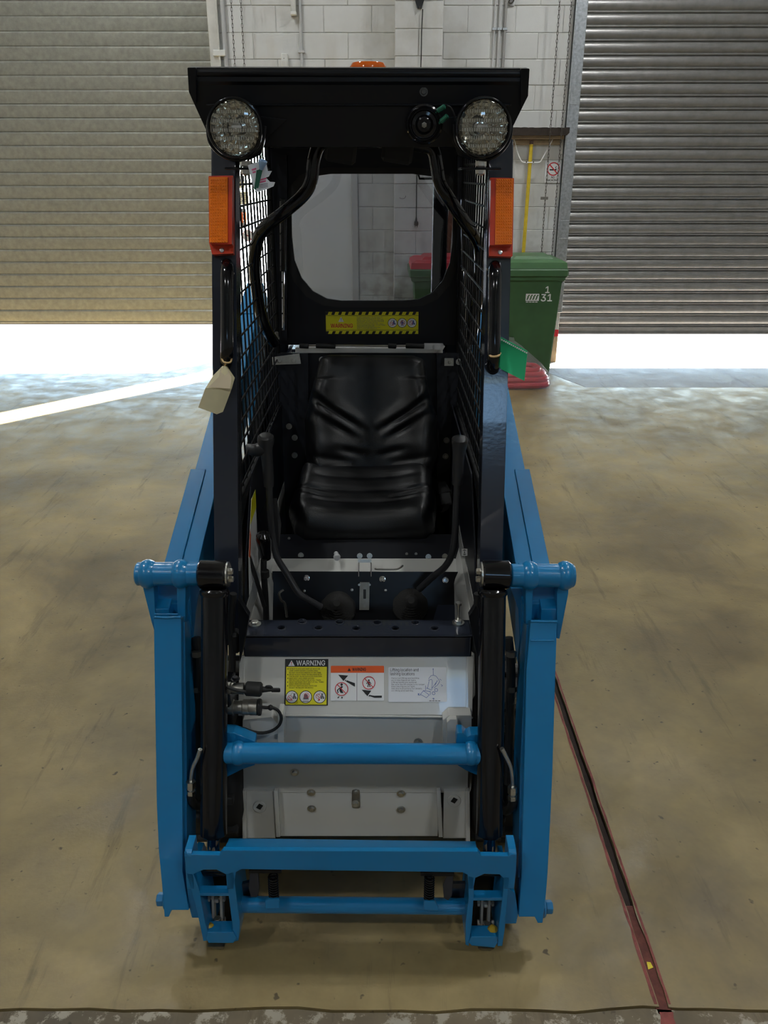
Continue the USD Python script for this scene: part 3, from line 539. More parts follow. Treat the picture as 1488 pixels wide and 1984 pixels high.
# red layflat hose wrapped in clear film, on the floor
hx, hy = 1.20, 6.95
h = thing('hose_bundle', 'flattened red hose folded and wrapped in clear film on the floor before the bin', 'hose', (hx, hy, 0))
for k, (z, w, dy) in enumerate(((.030, .235, 0), (.075, .225, .01), (.118, .20, .02), (.155, .16, .03))):
    pts = spline([(hx - w, hy - .10 + dy, z), (hx, hy - .125 + dy, z + .004), (hx + w * .85, hy - .09 + dy, z), (hx + w, hy + .0 + dy, z + .003), (hx + w * .8, hy + .10 + dy, z), (hx, hy + .12 + dy, z), (hx - w, hy + .1 + dy, z)], 8, True)
    part(h, 'fold', tube(pts, .028 if k < 3 else .024, 10, True), 'hose_red')
th = np.linspace(0, 2 * np.pi, 48, endpoint=False); prof = [(1.13, 0.002), (1.17, .05), (1.10, .12), (.86, .19), (.60, .27), (.34, .35), (.16, .40), (.19, .43)]
V = []
for r, z in prof:
    n = meshkit.fbm(np.stack([np.cos(th) * 3 + z * 9, np.sin(th) * 3, th * 0 + z * 12], 1), 4)
    V += [(hx + .24 * r * (1 + .22 * (q - .5)) * math.cos(a) - .10 * (z / .4) ** 2, hy + .165 * r * (1 + .22 * (q - .5)) * math.sin(a), max(z + .03 * (q - .5), .002)) for a, q in zip(th, n)]
f = []
for i in range(len(prof) - 1):
    for j in range(48):
        k = (j + 1) % 48; f += [(i * 48 + j, i * 48 + k, i * 48 + 48 + k), (i * 48 + j, i * 48 + 48 + k, i * 48 + 48 + j)]
part(h, 'film_wrap', trimesh.Trimesh(V, f, process=False), 'plastic_wrap', smooth=20, label='crumpled clear plastic film')

# ------------------------------------------------------------------ the skid steer loader
MX = -0.068                                       # its centre line
L = thing('skid_steer_loader', 'compact blue, grey and black skid steer loader with an open caged cab, facing the viewer', 'skid steer loader', (MX, 2.1, 0))
UP, FW = np.array([0, 0, 1.0]), np.array([0, -1.0, 0])
POST = Plane(300, 2.07, 1080, 1.77)
ROOF = Plane(130, 1.985, 265, 2.01)
# --- roof
roof = part(L, 'roof', ext(ROOF, [(363, 131), (1026, 133), (1023, 186), (1016, 200), (985, 263), (960, 285), (436, 285), (404, 262), (372, 192), (366, 178)], .03, 0, r=.004), 'roof_black')
zr = at(700, 131, 1.985)[2]; xl, xr = at(363, 131, 1.985)[0], at(1026, 131, 1.985)[0]
part(roof, 'top_plate', rbox(xl, xr, 1.985, 2.80, zr - .035, zr - .003, .008), 'roof_black')
part(roof, 'front_lip', cyl(ROOF.at(378, 141, .000), ROOF.at(1011, 143, .000), .008, n=16), 'roof_black')
for s in (0, 1): part(roof, 'side_cheek', ext(ROOF, [(363, 131), (380, 131), (380, 206), (372, 192), (366, 178)] if not s else [(1026, 133), (1009, 133), (1009, 212), (1016, 200), (1023, 186)], .01, .012, r=.002), 'roof_black')
part(roof, 'fold', rbox(ROOF.at(400, 203)[0], ROOF.at(990, 203)[0], ROOF.at(700, 203, .004)[1] - .001, ROOF.at(700, 203)[1] + .01, ROOF.at(700, 206)[2], ROOF.at(700, 201)[2], .002), 'roof_black')
part(roof, 'headliner', rbox(POST.at(456, 300)[0], POST.at(948, 300)[0], 2.04, 2.74, zr - .14, zr - .03, .01), 'cab_panel')
b = part(roof, 'roof_bolt', bolt(ROOF.at(821, 178), FW, .0062), 'dark_bolt')
p = at(713, 131, 2.30); p[2] = zr - .003
be = part(L, 'beacon', lathe([(.0, 0), (.052, 0), (.052, .012), (.048, .018), (.048, .036), (.041, .047), (.018, .050), (0, .0505)], p, UP, 32), 'beacon_plastic', label='amber warning beacon on the roof')
part(be, 'beacon_base', lathe([(0, -.001), (.056, -.001), (.056, .008), (0, .008)], p, UP, 32), 'black_rubber')
# --- horn under the visor
hc = at(822, 241, 1.965); hn = np.array([-.05, -1, -.12])
ho = part(L, 'horn', lathe([(0, -.02), (.03, -.02), (.040, -.006), (.041, .002), (.037, .008), (.034, .004), (.031, .010), (.027, .006), (.020, .008), (.014, .016), (0, .016)], hc, hn, 40), 'black_gloss', label='round black horn under the roof edge')
part(ho, 'cap_nut', hexnut(hc + hn / np.linalg.norm(hn) * .016, hn, .006, .004), 'dull_steel')
for q in ((848, 215, 862, 206), (854, 236, 867, 224)):
    a, b = at(q[0], q[1], 1.955), at(q[2], q[3], 1.945); part(ho, 'terminal', J(cyl(a, b, .0055, n=10), cyl(a + (a - b) * .3, a, .003, n=8)), 'green_sleeve', label='green sleeved wire terminal')
part(ho, 'horn_wire', tube(spline([at(866, 205, 1.95), at(873, 208, 1.95), at(880, 222, 1.955), at(884, 236, 1.965)], 6), .002, 6), 'black_rubber')
# --- headlights
for s, (px, py) in enumerate(((457, 248), (935, 247))):
    c = at(px, py, 1.925); n = np.array([0.02 if s else -.02, -1, -.06]); n /= np.linalg.norm(n)
    hl = part(L, 'headlight', lathe([(.0, -.075), (.025, -.072), (.045, -.05), (.058, -.02), (.0612, .0), (.0618, .010), (.060, .015), (.0565, .016), (.0555, .010), (.0555, .0)], c, n, 56), 'black_gloss', label='round work lamp at the right roof corner' if s else 'round work lamp at the left roof corner')
    part(hl, 'reflector', lathe([(.0555, .006), (.053, -.004), (.049, -.014), (.043, -.024), (.036, -.032), (.027, -.039), (.017, -.044), (0, -.047)], c, n, 22), 'reflector_metal', smooth=False)
    part(hl, 'bulb', J(cyl(c - n * .046, c - n * .012, .006, .005, 14), lathe([(.013, -.010), (.012, -.004), (0, -.001)], c, n, 20)), 'chrome')
    part(hl, 'lens', lathe([(.0558, .012), (.051, .0145), (.036, .019), (.018, .022), (0, .023)], c, n, 48), 'lens_glass', smooth=True)
    # rows of moulded flutes on the lens
    fl_ = []
    for r_ in (-.036, -.020, -.004, .014, .032):
        for k in range(-9, 10):
            q = k * .0050
            if q * q + r_ * r_ < .048 ** 2:
                fl_.append(cyl(c + np.array([q, 0, r_ - .0045]) + n * (.0225 - .010 * (q * q + r_ * r_) / .0025), c + np.array([q, 0, r_ + .0045]) + n * (.0225 - .010 * (q * q + r_ * r_) / .0025), .0022, n=8))
    part(hl, 'lens_flutes', J(fl_), 'flute_glass', kind='stuff')
    bx = 475 if not s else 932
    u = [(px - 55, py - 6), (px - 50, py + 28), (px - 28, py + 52), (px + 4, py + 62), (px + 30, py + 52), (px + 51, py + 26), (px + 56, py - 4)]
    part(hl, 'stirrup', tube(spline([at(x, y, 1.945) for x, y in u], 6), .0032, 8, flat=1.3), 'black_paint', label='bent lamp stirrup')
    p = at(bx, 312, 1.955)
    part(hl, 'mount_bolt', J(hexnut(p, UP * -1, .0125, .012), cyl(p - (0, 0, .03), p, .0065, n=12), hexnut(p - (0, 0, .016), UP * -1, .0105, .012)), 'zinc', label='zinc plated lamp bolt and nuts')
    sh = 1 if s else -1
    part(hl, 'bracket', J(rbox(p[0] - .045, p[0] + .045, 1.94, 2.03, p[2] - .018, p[2] - .013, .001), ext(ROOF, [(px - sh * 40, 225), (px - sh * 98, 232), (px - sh * 60, 268), (px - sh * 48, 300), (px - sh * 22, 312), (px - sh * 20, 262)], .004, .004)), 'black_paint')
# --- front posts
for s, o in enumerate(([(409, 270), (456, 270), (459, 700), (463, 1250), (417, 1250), (413, 850)], [(948, 270), (995, 270), (985, 700), (968, 1250), (926, 1250), (938, 700)])):
    po = part(L, 'front_post', ext(POST, o, .055, 0, r=.004), 'slate_paint', label='dark slate front cab post on the right' if s else 'dark slate front cab post on the left')
    gh = [(440, 513), (440, 522), (440, 545), (440, 610), (440, 670), (439, 694), (438, 704)] if not s else [(959, 517), (959, 526), (959, 548), (958, 610), (957, 680), (956, 705), (955, 714)]
    hg = tube(spline([POST.at(x, y, d) for (x, y), d in zip(gh, (.0, .028, .044, .046, .044, .026, -.002))], 7), .0155, 16)
    g = part(L, 'grab_handle', hg, 'black_gloss', label='black tubular grab handle on the right post' if s else 'black tubular grab handle on the left post')
    # amber side lamps
    if not s: base, lens, sidef = [(404, 341), (452, 340), (452, 491), (411, 493), (405, 470)], [(405, 343), (441, 343), (441, 470), (406, 470)], (430, 485)
    else: base, lens, sidef = [(949, 344), (996, 345), (993, 497), (948, 496), (948, 470)], [(961, 346), (995, 346), (992, 473), (959, 474)], (969, 489)
    t = part(L, 'side_lamp', ext(POST, base, .018, .019, r=.002), 'orange_base', label='amber reflector lamp on the right post' if s else 'amber reflector lamp on the left post')
    part(t, 'lamp_hood', ext(POST, [(405, 342), (450, 341), (449, 473), (406, 472)] if not s else [(951, 345), (995, 346), (992, 475), (949, 475)], .022, .041, r=.002), 'orange_base')
    part(t, 'lamp_lens', ext(POST, lens, .003, .044, r=.001), 'orange_lens', label='amber prismatic lens')
    pr = []
    x0, x1 = (407, 439) if not s else (961.5, 992.5)
    for r in range(22):
        for k in range(7):
            q = POST.at(x0 + (k + .5) * (x1 - x0) / 7, 346 + (r + .5) * 5.7, .044); e = .0019
            pr.append(trimesh.Trimesh([q + POST.x * -e - POST.v * e, q + POST.x * e - POST.v * e, q + POST.x * e + POST.v * e, q - POST.x * e + POST.v * e, q + POST.n * .0018], [(0, 1, 4), (1, 2, 4), (2, 3, 4), (3, 0, 4)], process=False))
    part(t, 'lens_prisms', J(pr), 'orange_lens', smooth=False, kind='stuff')
    part(t, 'screw', lathe([(0, 0), (.006, 0), (.005, .003), (0, .004)], POST.at(*sidef, .019), POST.n, 14), 'zinc')
    part(t, 'rivet_pair', J(*[lathe([(0, 0), (.003, 0), (0, .002)], POST.at(a, b, .001), POST.n, 8) for a, b in (((449, 520), (452, 530)) if not s else ((944, 522), (947, 534)))]), 'dull_steel')
# --- rear of the cab
RY = 2.76
REAR = Plane(260, RY, 680, RY)
win = [(562, 402), (572, 372), (590, 350), (612, 339), (640, 335), (800, 335), (838, 340), (862, 352), (876, 372), (880, 400), (879, 470), (874, 510), (860, 545), (838, 570), (812, 582), (780, 585), (660, 585), (632, 581), (604, 566), (582, 540), (568, 505), (563, 460)]
wc = np.mean(np.array(win), 0)
def grow(k): return [tuple(wc + (np.array(p) - wc) * k) for p in win]
rp = part(L, 'rear_panel', ext(REAR, [(518, 255), (921, 255), (921, 668), (518, 668)], .012, 0, [win], ), 'cab_panel')
part(rp, 'window_seal', ext(REAR, grow(1.085), .012, .008, [grow(.985)], ), 'black_rubber')
part(rp, 'rear_window', ext(REAR, grow(1.01), .005, -.004), 'tinted_glass', label='tinted rear window')
zt = at(0, 668, RY)[2]
for q in ((538, 556), (886, 904)): part(rp, 'inner_stiffener', ext(REAR, [(q[0], 300), (q[1], 300), (q[1], 660), (q[0], 660)], .03, .03, r=.004), 'cab_panel')
# hazard decal on it
def decal(parent, name, pl, x0, y0, x1, y1, off, mat, label, t=.0006, r=0.0):
    """A flat label; returns its frame and size, and its path."""
    a, b = pl.uv(x0, y1, off), pl.uv(x1, y0, off); w, h = b[0] - a[0], b[1] - a[1]
    fr = pl.m(off); fr[:3, 3] = fr[:3, 3] + pl.x * a[0] + pl.v * a[1]
    return put(parent, name, rrect(0, 0, w, h, r) if r else shapely.box(0, 0, w, h), fr, 0, mat, t, label=label), fr, w, h
def tri2(x, y, s): return Polygon([(x - s / 2, y), (x + s / 2, y), (x, y + s * .87)])
def bang(x, y, s): return union(Polygon([(x - s * .06, y + s * .62), (x + s * .06, y + s * .62), (x + s * .03, y + s * .30), (x - s * .03, y + s * .30)]), disc2(x, y + s * .18, s * .06))
def machine_icon(x, y, s): return union(shapely.box(x - s * .05, y - s * .25, x + s * .5, y - s * .05), shapely.box(x + s * .05, y - s * .05, x + s * .35, y + s * .35), disc2(x + s * .08, y - s * .38, s * .17), disc2(x + s * .45, y - s * .38, s * .17), line2([(x + s * .5, y + s * .3), (x - s * .2, y + s * .5), (x - s * .45, y + s * .1)], s * .06))
def man_icon(x, y, s): return union(disc2(x, y + s * .42, s * .13), Polygon([(x - s * .14, y + s * .25), (x + s * .14, y + s * .25), (x + s * .11, y - s * .15), (x - s * .11, y - s * .15)]), line2([(x - s * .12, y + s * .22), (x - s * .34, y - s * .1)], s * .1), line2([(x + s * .12, y + s * .22), (x + s * .34, y - s * .1)], s * .1), line2([(x - s * .06, y - s * .12), (x - s * .16, y - s * .55)], s * .12), line2([(x + s * .06, y - s * .12), (x + s * .18, y - s * .55)], s * .12))
def no_ring(x, y, r, w=.16): return union(ring2(x, y, r, r * w), line2([(x - r * .68, y + r * .68), (x + r * .68, y - r * .68)], r * w))
WARN = ['DO NOT PLACE ANY PART OF BODY OR', 'LIMB UNDER RAISED LOADER ARMS,', 'BUCKET OR ATTACHMENTS AT ANY TIME', 'NEVER ALIGHT FROM THE MACHINE WITH', 'THE BUCKET IN AN ELEVATED POSITION', 'KEEP BODY AND LIMBS WITHIN', 'PROTECTIVE STRUCTURE AT ALL TIMES', 'WEAR FASTENED SEAT BELT AT ALL TIMES', 'WHEN OPERATING MACHINE', 'CONTACT WITH MOVING PARTS CAN', 'RESULT IN INJURY OR DEATH']
d, fr, w, h = decal(L, 'hazard_decal', REAR, 632, 604, 811, 647, .0008, 'print_yellow', 'long yellow WARNING decal with hazard stripes under the rear window')
st = []
for yb, yt in ((.0, .13), (.86, 1.0)):
    for k in range(14): x = w * (k / 13.8 - .012); st.append(Polygon([(x, h * yb), (x + w * .032, h * yb), (x + w * .046, h * yt), (x + w * .014, h * yt)]).intersection(shapely.box(0, 0, w, h)))
put(d, 'hazard_stripes', union(st), fr, .0006, 'print_black', .0002)
put(d, 'border_lines', union(shapely.box(0, h * .165, w, h * .18), shapely.box(0, h * .82, w, h * .835)), fr, .0006, 'print_black', .0002)
put(d, 'triangle', tri2(w * .165, h * .55, h * .26), fr, .0006, 'print_white', .0002); put(d, 'exclamation', bang(w * .165, h * .55, h * .26), fr, .0009, 'print_blue', .0002)
put(d, 'heading', text('WARNING', h * .17, w * .05, h * .29, True, width=w * .24), fr, .0006, 'print_red')
put(d, 'fine_print', J([text(q, h * .042, w * .335, h * (.745 - .052 * k), width=w * .31 * len(q) / 36) for k, q in enumerate(WARN)]), fr, .0006, 'print_grey')
put(d, 'pictogram_discs', union([disc2(w * (.72 + .105 * k), h * .5, h * .215) for k in range(3)]), fr, .0006, 'print_black', .0002)
put(d, 'pictogram_faces', union([disc2(w * (.72 + .105 * k), h * .5, h * .195) for k in range(3)]), fr, .0009, 'print_white', .0002)
for g in (machine_icon(w * .725, h * .53, h * .2), man_icon(w * .825, h * .5, h * .24), machine_icon(w * .935, h * .53, h * .2)): put(d, 'pictogram', g, fr, .0012, 'print_blue', .0002)
for g in (no_ring(w * .712, h * .46, h * .09), no_ring(w * .83, h * .52, h * .10), no_ring(w * .918, h * .5, h * .09)): put(d, 'red_mark', g, fr, .0015, 'print_red', .0002)
# hinge rod and pale edge strip above the seat panel
SEATP = Plane(660, 2.72, 1090, 2.60)
st = part(L, 'edge_strip', ext(SEATP, [(572, 673), (858, 676), (858, 684), (572, 684)], .02, .0, r=.001), 'grey_paint')
part(st, 'hinge_rod', cyl(SEATP.at(588, 669, .012), SEATP.at(862, 671, .012), .0035, n=10), 'zinc')
for a, b in ((580, 598), (612, 650), (752, 768), (786, 822)): part(st, 'hinge_knuckle', cyl(SEATP.at(a, 670, .014), SEATP.at(b, 671, .014), .0085, n=12), 'black_rubber')
part(st, 'rod_end', ext(SEATP, [(822, 665), (858, 665), (862, 672), (858, 678), (822, 676)], .006, .02), 'conduit_grey')
sp = part(L, 'seat_panel', ext(SEATP, [(520, 684), (918, 684), (918, 1092), (520, 1092)], .015, -.012), 'cab_panel', label='dark panel behind the seat')
for q in (577, 846): part(sp, 'stiffening_rib', ext(SEATP, [(q, 685), (q + 20, 685), (q + 21, 1000), (q + 2, 1000)], .02, .02, r=.003), 'cab_panel')
for q in ([(527, 692), (580, 685), (583, 705), (527, 707)], [(861, 694), (879, 694), (879, 709), (861, 709)]): part(sp, 'hinge_plate', ext(SEATP, q, .004, .025, r=.001), 'zinc', label='bright zinc hinge plate')
for a, b in ((542, 699), (569, 699), (871, 701), (889, 701), (813, 703), (624, 697), (571, 848), (571, 882), (865, 853), (863, 884), (560, 826)): part(sp, 'bolt', bolt(SEATP.at(a, b, .026), SEATP.n, .007), 'zinc' if b < 720 else 'dull_steel')
# gas struts beside the window
for s, (a, b) in enumerate((((548, 385), (549, 640)), ((899, 385), (902, 640)))):
    g = part(L, 'gas_strut', cyl(at(*a, 2.66), at(a[0] + (b[0] - a[0]) * .55, a[1] + (b[1] - a[1]) * .55, 2.67), .010, n=14), 'black_gloss'); part(g, 'strut_rod', cyl(at(a[0] + (b[0] - a[0]) * .5, a[1] + (b[1] - a[1]) * .5, 2.67), at(*b, 2.68), .0045, n=10), 'chrome')
# rubber bumper and small fittings at the top rear corners
for a, b in ((536, 655), (908, 648)): part(L, 'corner_pin', J(cyl(at(a, b, 2.55), at(a, b - 12, 2.55), .006, n=10), bolt(at(a, b, 2.55), FW, .006)), 'dull_steel')
# --- the seat
def field(pl, outline, off0, depth, fn, mat, name, parent, n=70, label=None):
    """A cushion: a puffed panel over an outline, its face shaped by fn(u, v) with u, v from -1 to 1."""
    P = Polygon([pl.uv(a, b, off0) for a, b in outline]).buffer(.02).buffer(-.04).buffer(.02); x0, y0, x1, y1 = P.bounds
    rings = [P.buffer(-d) for d in (0, .004, .010, .018, .028, .040)]
    pts = [];  m2 = trimesh.creation.extrude_polygon(P, 1.0, engine='earcut')
    gx, gy = np.meshgrid(np.linspace(x0, x1, n), np.linspace(y0, y1, n)); V = []; idx = -np.ones((n, n), int)
    for i in range(n):
        for j in range(n):
            q = Point(gx[i, j], gy[i, j]); dd = q.distance(P.exterior) if P.contains(q) else -q.distance(P.exterior)
            if dd > -.012:
                idx[i, j] = len(V); x, y = gx[i, j], gy[i, j]
                if dd < 0:
                    k = P.exterior.interpolate(P.exterior.project(q)); x, y = k.x, k.y; dd = 0
                e = min(dd / .05, 1.0); rim = math.sqrt(max(0.0, 1 - (1 - e) ** 2))
                V.append((x, y, depth * .25 + depth * .75 * rim + fn(2 * (x - x0) / (x1 - x0) - 1, 2 * (y - y0) / (y1 - y0) - 1) * rim))
    V = np.array(V); f = []
    for i in range(n - 1):
        for j in range(n - 1):
            a, b, c, d_ = idx[i, j], idx[i, j + 1], idx[i + 1, j + 1], idx[i + 1, j]
            if min(a, b, c, d_) >= 0: f += [(a, b, c), (a, c, d_)]
    top = trimesh.Trimesh(V, f, process=False); side = extr(P, depth * .3)
    m = J(top, side); m.apply_transform(pl.m(off0)); return part(parent, name, m, mat, smooth=50, label=label)
def groove(u, v, x0, y0, x1, y1, w):
    d = np.array([x1 - x0, y1 - y0]); t = np.clip(((u - x0) * d[0] + (v - y0) * d[1]) / d.dot(d), 0, 1); r2 = (u - x0 - t * d[0]) ** 2 + (v - y0 - t * d[1]) ** 2
    return math.exp(-r2 / (w * w)) * (0.3 + 0.7 * math.sin(math.pi * min(max(t, .05), .95)))
def back_fn(u, v):
    b = .022 * math.exp(-((abs(u) - .78) / .22) ** 2) * (v < .6) - .012 * math.exp(-(u / .55) ** 2)
    for q in ((.86, .28, .10, -.22), (.80, .02, .22, -.34), (.95, .42, .62, .16)):
        for s in (-1, 1): b -= .013 * groove(u, v, s * q[0], q[1], s * q[2], q[3], .055); b += .008 * groove(u, v, s * q[0], q[1] + .12, s * q[2], q[3] + .10, .08)
    for q in ((.50, -.50, .12, -.60), (.9, -.62, .3, -.72)):
        for s in (-1, 1): b -= .008 * groove(u, v, s * q[0], q[1], s * q[2], q[3], .05)
    b += .007 * math.exp(-((v + .45) / .14) ** 2) * max(0, 1 - (u / .9) ** 4)
    return b
BACK = Plane(690, 2.66, 920, 2.52)
seat = part(L, 'seat', rbox(at(585, 980, 2.4)[0], at(835, 980, 2.4)[0], 2.28, 2.62, .50, .60, .015), 'black_rubber', label='black vinyl bucket seat')
field(BACK, [(622, 694), (640, 688), (800, 690), (822, 697), (830, 760), (848, 815), (850, 880), (840, 930), (604, 930), (592, 880), (590, 815), (606, 750)], .0, .055, back_fn, 'vinyl', 'backrest', seat, label='creased black vinyl backrest')
def cush_fn(u, v):
    b = .012 * math.exp(-((abs(u) - .75) / .2) ** 2) - .012 * math.exp(-(u / .5) ** 2)
    for y, w in ((.50, .07), (.12, .06), (-.22, .05)): b -= .005 * math.exp(-((v - y) / w) ** 2) * max(0, 1 - (u / .85) ** 4)
    for s in (-1, 1):
        for q in ((.45, .05, .9, .15), (.40, -.10, .85, -.02)): b -= .010 * groove(u, v, s * q[0], q[1], s * q[2], q[3], .04)
    return b + .016 * math.exp(-((v + .55) / .22) ** 2)
CUSH = Plane(918, 2.53, 1056, 2.26)
field(CUSH, [(588, 916), (838, 916), (846, 990), (842, 1030), (826, 1050), (592, 1052), (572, 1040), (560, 1000)], .0, .075, cush_fn, 'vinyl', 'cushion', seat, label='black vinyl seat cushion')
part(seat, 'adjuster_knob', J(cyl(at(651, 1072, 2.20), at(653, 1078, 2.165), .007, n=14), lathe([(0, 0), (.010, 0), (.011, .004), (.009, .012), (0, .013)], at(653, 1078, 2.165), FW, 18)), 'conduit_grey', label='pale round adjuster knob')
bk = at(862, 955, 2.45)
part(seat, 'belt_buckle', J(obox(bk, at(850, 935, 2.50), .045, .006, .002), obox(at(866, 978, 2.42), bk, .035, .010, .003)), 'black_rubber', label='black seat belt buckle'); part(seat, 'belt', tube(spline([at(868, 975, 2.42), at(858, 990, 2.44), at(846, 960, 2.5), at(845, 930, 2.55)], 6), .016, 8, flat=.15), 'bellows_fabric')
# --- seat box, floor pan and bulkhead
bx0, bx1 = at(520, 1060, 2.25)[0], at(895, 1060, 2.25)[0]
za, zb = at(0, 1092, 2.22)[2], at(0, 1108, 2.16)[2]
sb = part(L, 'seat_box', J(ext(Plane(1040, 2.27, 1092, 2.20), [(530, 1035), (900, 1035), (898, 1092), (836, 1092), (830, 1103), (605, 1103), (603, 1088), (530, 1088)], .03, 0, r=.002)), 'cab_panel')
for a, b in ((583, 1076), (830, 1079), (862, 1078), (788, 1073), (806, 1073), (560, 1043)): part(sb, 'bolt', bolt(Plane(1040, 2.27, 1092, 2.20).at(a, b, .001), (0, -1, .4), .006 if b > 1074 else .003), 'zinc' if b > 1074 else 'dull_steel')
part(L, 'bench_edge', ext(Plane(1080, 2.215, 1110, 2.13), [(525, 1082), (905, 1082), (903, 1110), (525, 1110)], .012, -.002), 'grey_paint')
BULK = Plane(1106, 2.13, 1215, 2.06)
bl = part(L, 'bulkhead', ext(BULK, [(528, 1107), (888, 1108), (888, 1230), (528, 1230)], .010, .0), 'black_paint', label='black bulkhead with lever boots')
for a, b in ((594, 1120), (741, 1122), (863, 1124)): part(bl, 'bolt', J(lathe([(0, 0), (.0095, 0), (.0095, .002), (0, .003)], BULK.at(a, b), BULK.n, 20), hexnut(BULK.at(a, b, .002), BULK.n, .0075, .007)), 'chrome')
for a, b in ((590, 1145), (682, 1143), (747, 1144)): part(bl, 'bolt', lathe([(0, 0), (.0045, 0), (.004, .004), (0, .005)], BULK.at(a, b), BULK.n, 12), 'zinc')
part(bl, 'recess', ext(BULK, [(848, 1172), (887, 1172), (887, 1205), (838, 1205)], .004, .005), 'slate_paint')
for a, b in ((655, 1165), (795, 1160)):
    c = BULK.at(a, b + 12); pr = []
    for k in range(7): r = .050 - .0055 * k; pr += [(r, .010 * k), (r + .003, .010 * k + .005)]
    part(bl, 'lever_boot', lathe([(0.055, -.004)] + pr + [(.010, .075), (0, .075)], c, BULK.n + (0, 0, .35) * 1, 24), 'bellows_fabric', label='folded black fabric lever boot')
lt = part(L, 'latch', ext(BULK, [(697, 1128), (716, 1128), (715, 1182), (696, 1182)], .004, .022, r=.001), 'dull_steel', label='over-centre latch hanging in the middle of the bulkhead')
part(lt, 'latch_hook', tube([BULK.at(x, y, .03) for x, y in ((695, 1117), (695, 1092), (697, 1086), (716, 1086), (719, 1092), (719, 1117))], .0022, 6), 'chrome')
part(lt, 'strike_plate', ext(BULK, [(693, 1084), (720, 1084), (719, 1090), (694, 1090)], .008, .05, r=.001), 'zinc')
for a, b in ((697, 1077), (716, 1077), (696, 1133), (716, 1133)): part(lt, 'bolt', bolt(BULK.at(a, b, .045 if b < 1100 else .023), BULK.n, .0055 if b < 1100 else .0025), 'zinc')
part(lt, 'slot', ext(BULK, [(704, 1142), (709, 1142), (709, 1160), (704, 1160)], .001, .0225, r=.001), 'print_black')
part(L, 'spring_clip', tube(spline([at(727, 1102, 2.12), at(735, 1103, 2.11), at(765, 1103, 2.11), at(775, 1100, 2.12), at(780, 1096, 2.14)], 6), .003, 8), 'dull_steel')
# grey cab side walls low down
for s in (0, 1):
    sg = 1 if s else -1; x = POST.at(930, 1100)[0] - .004 if s else POST.at(463, 1100)[0] + .004
    w_ = part(L, 'cab_side', hull([(x + e, y, z) for e in (0, sg * .006) for y, z in ((1.74, .655), (1.80, .70), (2.30, .72), (2.75, .72), (2.75, .50), (1.74, .45))]), 'grey_paint', label='pale grey cab side wall')
    part(L, 'cab_side_plate', hull([(x + e, y, z) for e in (sg * .001, sg * .005) for y, z in ((1.80, .70), (1.86, .82), (2.02, .985), (2.75, .99), (2.75, .71), (2.30, .71))]), 'cab_panel', label='dark cab side plate under the wire screen')
    part(w_, 'sill_step', hull([(x - sg * a, y, z) for a, y, z in ((0, 1.78, .64), (.012, 1.80, .60), (0, 2.28, .66), (.03, 2.28, .60), (0, 1.78, .45), (.012, 1.8, .45), (0, 2.28, .45), (.03, 2.28, .45))]), 'grey_paint')
    part(w_, 'strut_plate', hull([(x - sg * a, y, z) for a, y, z in ((.0, 1.70, .78), (.028, 1.68, .74), (.012, 1.67, .66), (0, 1.66, .62), (.0, 1.72, .78), (.028, 1.70, .74), (.012, 1.69, .66), (0, 1.68, .62))]), 'black_paint')
x = POST.at(462, 1000)[0] + .002
fr = np.eye(4); fr[:3, 0], fr[:3, 1], fr[:3, 2], fr[:3, 3] = (0, 1, 0), (0, 0, 1), (1, 0, 0), (x + .004, 1.83, .715)
d = put(L, 'side_decal', Polygon([(0, 0), (.17, .01), (.20, .22), (.13, .22), (.03, .10)]), fr, 0, 'print_white', .0006, label='white decal with yellow and orange bands inside the left cab wall')
put(d, 'bands', Polygon([(.085, .165), (.193, .17), (.20, .22), (.13, .22)]), fr, .0007, 'print_yellow'); put(d, 'orange_band', Polygon([(.03, .10), (.05, .085), (.085, .135), (.075, .155)]), fr, .0007, 'print_orange')
q = at(900, 1070, 2.02); fr = np.eye(4); fr[:3, 0], fr[:3, 1], fr[:3, 2], fr[:3, 3] = (1, 0, 0), (0, .35, .94), (0, -.94, .35), q
d = put(L, 'lever_label', rrect(-.008, -.010, .008, .010, .0015), fr, 0, 'print_white', .0006, label='tiny white label with an up and down arrow'); put(d, 'mark', union(text_poly := [Polygon([(-.006, .005), (.006, .005), (0, .008)]), Polygon([(-.006, -.005), (.006, -.005), (0, -.008)]), shapely.box(-.001, -.003, .001, .003), shapely.box(-.0025, -.0035, .0025, -.0025)]), fr, .0007, 'print_black')
# --- mesh side screens
for s in (0, 1):
    sg = 1 if s else -1; x = POST.at(944, 600)[0] + .004 if s else POST.at(456, 600)[0] - .004
    def py(z): return 2.07 - (1.775 - z) * .318 + .03       # front edge follows the post
    z0, z1, yb = .98, 1.84, 2.73
    fr_ = part(L, 'side_screen', tube([(x, py(z0), z0), (x, py(z1), z1), (x, yb, z1), (x, yb, z0)], .007, 8, True), 'wire_black', label='black wire side screen on the right of the cab' if s else 'black wire side screen on the left of the cab')
    wr = []
    z = z0 + .02
    while z < z1: wr.append(cyl((x, py(z), z), (x, yb, z), .0027, n=6, c=.0005)); z += .0505
    y = py(z0) + .03
    while y < yb:
        zz = min(z1, z1 if y > py(z1) else 1.775 + (y - .03 - 2.07) / .318)
        if zz > z0 + .02: wr.append(cyl((x + sg * .004, y, z0), (x + sg * .004, y, zz), .0024, n=6, c=.0005))
        y += .0585
    part(fr_, 'wire_mesh', J(wr), 'wire_black', kind='stuff')
